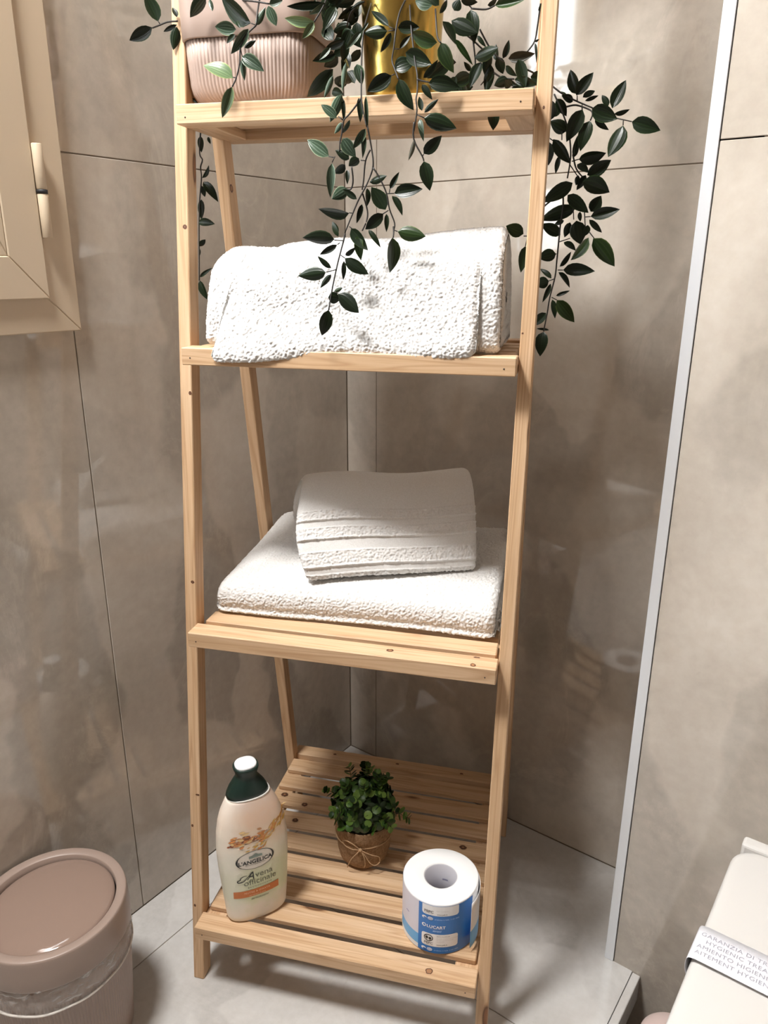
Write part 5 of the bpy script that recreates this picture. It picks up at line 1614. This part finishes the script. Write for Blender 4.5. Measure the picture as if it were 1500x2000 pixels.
# ================================================================== WASTE BIN
BX, BY = 0.1035, -0.784
bin_ = empty('waste_bin', (BX, BY, 0))
tag(bin_, 'dusty-pink round swing-lid bathroom bin with a clear plastic bag at the lower left', 'bin')
M['bin'] = plain('taupe_pink_plastic', (0.32, 0.24, 0.20, 1), 0.38)
M['bin_lid'] = plain('taupe_pink_gloss', (0.27, 0.19, 0.152, 1), 0.08)
NR = 132
def ribs(r, z, a, i):
    if z < .006 or z > .160: return r
    return r + .0015 * (abs(math.cos(NR * a / 2)) - .6)
link('bin_body', lathe('bin_body', [(0.0, .001), (.083, 0.0), (.086, .003), (.0875, .008), (.0925, .08), (.0972, .158), (.0975, .163), (.0992, .198), (.095, .198), (.093, .165)], NR * 6, ribs), bin_, M['bin'])
collar_o = link('lid_collar', lathe('lid_collar', [(.0995, .1925), (.1012, .1925), (.1017, .1945), (.1012, .213), (.1004, .228), (.0998, .2365), (.0990, .2388), (.0978, .2396), (.0872, .2384), (.0860, .2374), (.0856, .2250)], 128), bin_, M['bin'])
lid = link('swing_lid', lathe('swing_lid', [(.0825, .2255), (.0840, .2285), (.0832, .2315), (.080, .2335), (.070, .2362), (.050, .2392), (.025, .2412), (0.0001, .2418)], 128), collar_o, M['bin_lid'])
lid.location = (0, 0, 0)
lid.rotation_euler = (0, 0, 0)
lid.matrix_local = Matrix.Translation((0, 0, 0.230)) @ Matrix.Rotation(math.radians(2.4), 4, Vector((.75, -.65, 0))) @ Matrix.Translation((0, 0, -0.230))
g = NT('clear_bag_film')
tr = g.n('ShaderNodeBsdfTransparent')
df = g.n('ShaderNodeBsdfPrincipled')
df.inputs['Base Color'].default_value = (0.78, 0.74, 0.71, 1)
df.inputs['Roughness'].default_value = 0.22
mx = g.n('ShaderNodeMixShader')
nf = g.noise(g.mapping(g.obj(), (14, 14, 60)), 1.0, 4, 0.65, 1.5)
fac = g.ramp(nf, [(0.42, (0.16, 0.16, 0.16)), (0.58, (0.34, 0.34, 0.34)), (0.64, (0.6, 0.6, 0.6)), (0.72, (0.25, 0.25, 0.25))])
g.l(fac, mx.inputs[0]); g.l(tr.outputs[0], mx.inputs[1]); g.l(df.outputs[0], mx.inputs[2])
g.l(mx.outputs[0], g.out.inputs[0])
M['film'] = g.m
def film_r(r, z, a, i):
    return r + .0011 * math.sin(23 * a + 160 * z) + .0009 * math.sin(51 * a - 260 * z + 1) + .0007 * math.sin(9 * a + 500 * z)
film_o = link('bag_film', lathe('bag_film', [(.0990, .196)] + [(.1005 - .0015 * (.193 - z) / .04, z) for z in np.linspace(.193, .155, 9)] + [(.0990, .1525)], 300, film_r), bin_, M['film'])
M['film_hem'] = plain('bag_hem', (0.70, 0.65, 0.60, 1), 0.3)
hem_pts = [Vector((.0993 * math.cos(a), .0993 * math.sin(a), .1520 + .0016 * math.sin(2 * a + .6) + .0006 * math.sin(11 * a))) for a in np.linspace(0, 2 * math.pi, 121)[:-1]]
link('bag_hem', tube('bag_hem', hem_pts, .0016, 7, closed=True), film_o, M['film_hem'])

# ================================================================== TOILET
def pw(a, n, z): return OR + AX * a + NX * n + Vector((0, 0, z))
toilet = empty('toilet', pw(.352, .0, ZLOW))
toilet.rotation_euler = (0, 0, BW)
tag(toilet, 'white toilet with closed lid standing against the right wall at the lower right corner', 'toilet')
# local frame: x along the wall, y towards the room is negative
M['ceramic'] = plain('white_ceramic', (0.80, 0.79, 0.77, 1), 0.12)
M['seat'] = plain('white_seat_plastic', (0.60, 0.58, 0.555, 1), 0.3)
def d_outline(hw, n0, n1, rb_, nfront=18, nc=7):
    """D-shaped plan: straight back with rounded corners, round front; list of (x, y)"""
    pts = []
    rf = hw
    for k in range(nc + 1):
        a = math.radians(90 + 90 * k / nc)
        pts.append((-hw + rb_ + rb_ * math.cos(a), -(n0 + rb_) + rb_ * math.sin(a)))
    for k in range(nfront + 1):
        a = math.radians(180 + 180 * k / nfront)
        pts.append((hw * math.copysign(abs(math.cos(a)) ** .72, math.cos(a)), -(n1 - rf * .8) + rf * .8 * math.copysign(abs(math.sin(a)) ** .85, math.sin(a))))
    for k in range(nc + 1):
        a = math.radians(0 + 90 * k / nc)
        pts.append((hw - rb_ + rb_ * math.cos(a), -(n0 + rb_) + rb_ * math.sin(a)))
    return pts
def scale_outline(P, d):
    c = np.mean(P, 0)
    return [(x - math.copysign(min(d, abs(x - c[0])), x - c[0]), y - math.copysign(min(d, abs(y - c[1])), y - c[1])) for x, y in P]
ZO = -ZLOW      # heights below are above the raised floor
LID = d_outline(.182, .112, .565, .030)
def slab(name, P, zs_):
    return loft(name, [[(x, y, z + ZO) for x, y in scale_outline(P, d)] for z, d in zs_])
link('lid', slab('lid', LID, [(.378, .006), (.3785, .003), (.381, .001), (.386, 0), (.393, 0), (.3975, .0015), (.3995, .005), (.4000, .012), (.4004, .06)]), toilet, M['seat'])
link('seat', slab('seat', LID, [(.352, .010), (.354, .006), (.372, .005), (.3765, .007)]), toilet, M['seat'])
BOWL = d_outline(.165, .02, .53, .03)
link('bowl', slab('bowl', BOWL, [(ZLOW, .035), (.02, .035), (.12, .030), (.22, .018), (.30, .006), (.335, .001), (.346, .003), (.350, .010)]), toilet, M['ceramic'])
hg = hexa('hinge_block', [(x, y, z + ZO) for z in (.350, .4015) for x, y in ((-.177, -.112), (.177, -.112), (.177, -.0930), (-.177, -.0930))], .004, 3)
link('hinge_block', hg, toilet, M['seat'])
# paper band across the lid
band = empty('paper_band', pw(.352, .291, .4))
band.rotation_euler = (0, 0, BW)
tag(band, 'white paper hygiene band with grey lettering wrapped across the closed toilet lid', 'paper band')
bp = smooth_path([(-.1765, 0, -.030), (-.1838, 0, -.020), (-.1860, 0, -.008), (-.1845, 0, .0005), (-.1790, 0, .0028), (-.168, 0, .0032), (-.10, 0, .0030), (.02, 0, .0028), (.168, 0, .0030), (.180, 0, .0022), (.1850, 0, -.004), (.1845, 0, -.020), (.178, 0, -.03)], 6)
bv, bf = [], []
HB = .0262
for i, q in enumerate(bp):
    for j in range(5):
        s = j / 4
        bv.append((q.x - .004 * (s < .5) * 0, -HB + 2 * HB * s, q.z + .0016 * (1 - s) - .0022 * s))
for i in range(len(bp) - 1):
    for j in range(4):
        q = i * 5 + j
        bf.append((q, q + 1, q + 6, q + 5))
bme = mesh('strip', bv, bf, True)
M['paper'] = plain('white_paper', (0.66, 0.66, 0.70, 1), 0.6)
bo = link('strip', bme, band, M['paper'])
md3 = bo.modifiers.new('thickness', 'SOLIDIFY')
md3.thickness = .00025
pi_ = ink('band_ink', (0.34, 0.34, 0.39, 1))
for k, (s, x0) in enumerate((('GARANZIA DI TRATTAMENTO IGIENICO', -.1810), ('HYGIENIC TREATMENT', -.1745), ('AMIENTO HIGIENICO DEL W.C.', -.1810), ('AITEMENT HYGIENIQUE', -.1810))):
    v, f = text_geo(s, .0078, 0, -.00004, 1.1, 'LEFT')
    y0 = .0105 - .0094 * k
    vv = []
    for x, y, _ in v:
        X_ = x0 + x * .97
        zb = float(np.interp(X_, [q.x for q in bp[18:50]], [q.z for q in bp[18:50]])) if X_ > -.184 else .001
        sfr = (y0 + y + HB) / (2 * HB)
        vv.append((X_, y0 + y, zb + .0016 * (1 - sfr) - .0022 * sfr + .0006))
    link('lettering', mesh('lettering', vv, f), bo, pi_)

# ================================================================== CANISTER BESIDE THE TOILET
can = empty('toilet_brush_holder', (0.833, -0.352, ZLOW))
tag(can, 'dusty-pink round container with domed top standing on the lower floor beside the toilet', 'container')
M['mauve'] = plain('mauve_pink_plastic', (0.50, 0.39, 0.36, 1), 0.35)
link('container_body', lathe('container_body', [(0.0, .001), (.038, 0.0), (.040, .003), (.042, .06), (.0425, .200), (.0415, .201), (0.0, .201)], 64), can, M['mauve'])
link('domed_top', lathe('domed_top', [(.0428, .2015), (.0435, .204), (.0428, .211), (.038, .2165), (.028, .2200), (.014, .2215), (.0001, .2218)], 64), can, M['mauve'])

# ================================================================== CEILING LAMP (above and behind the camera)
LAMP_W = 60.0
lamp = empty('ceiling_lamp', (0.22, -1.17, ZC))
tag(lamp, 'round white flush ceiling lamp above the shelf outside the frame', 'lamp')
M['lamp_white'] = plain('lamp_white', (0.8, 0.8, 0.8, 1), 0.5)
g = NT('lamp_diffuser')
g.set(Base_Color=(0.9, 0.9, 0.9, 1), Emission_Color=(1.0, 0.95, 0.88, 1), Emission_Strength=6.0)
link('lamp_housing', lathe('lamp_housing', [(0.0, 0.0), (.19, 0.0), (.19, -.045), (.178, -.05), (.176, -.02), (0, -.02)], 64), lamp, M['lamp_white'])
link('diffuser', lathe('diffuser', [(.176, -.044), (.12, -.046), (0.0, -.047)], 64), lamp, g.m)
ll = bpy.data.lights.new('lamp_light', 'AREA')
ll.shape = 'DISK'
ll.size = 0.34
ll.energy = LAMP_W
ll.color = (1.0, 0.985, 0.965)
llo = bpy.data.objects.new('lamp_light', ll)
COL.objects.link(llo)
llo.parent = lamp
llo.location = (0, 0, -.052)
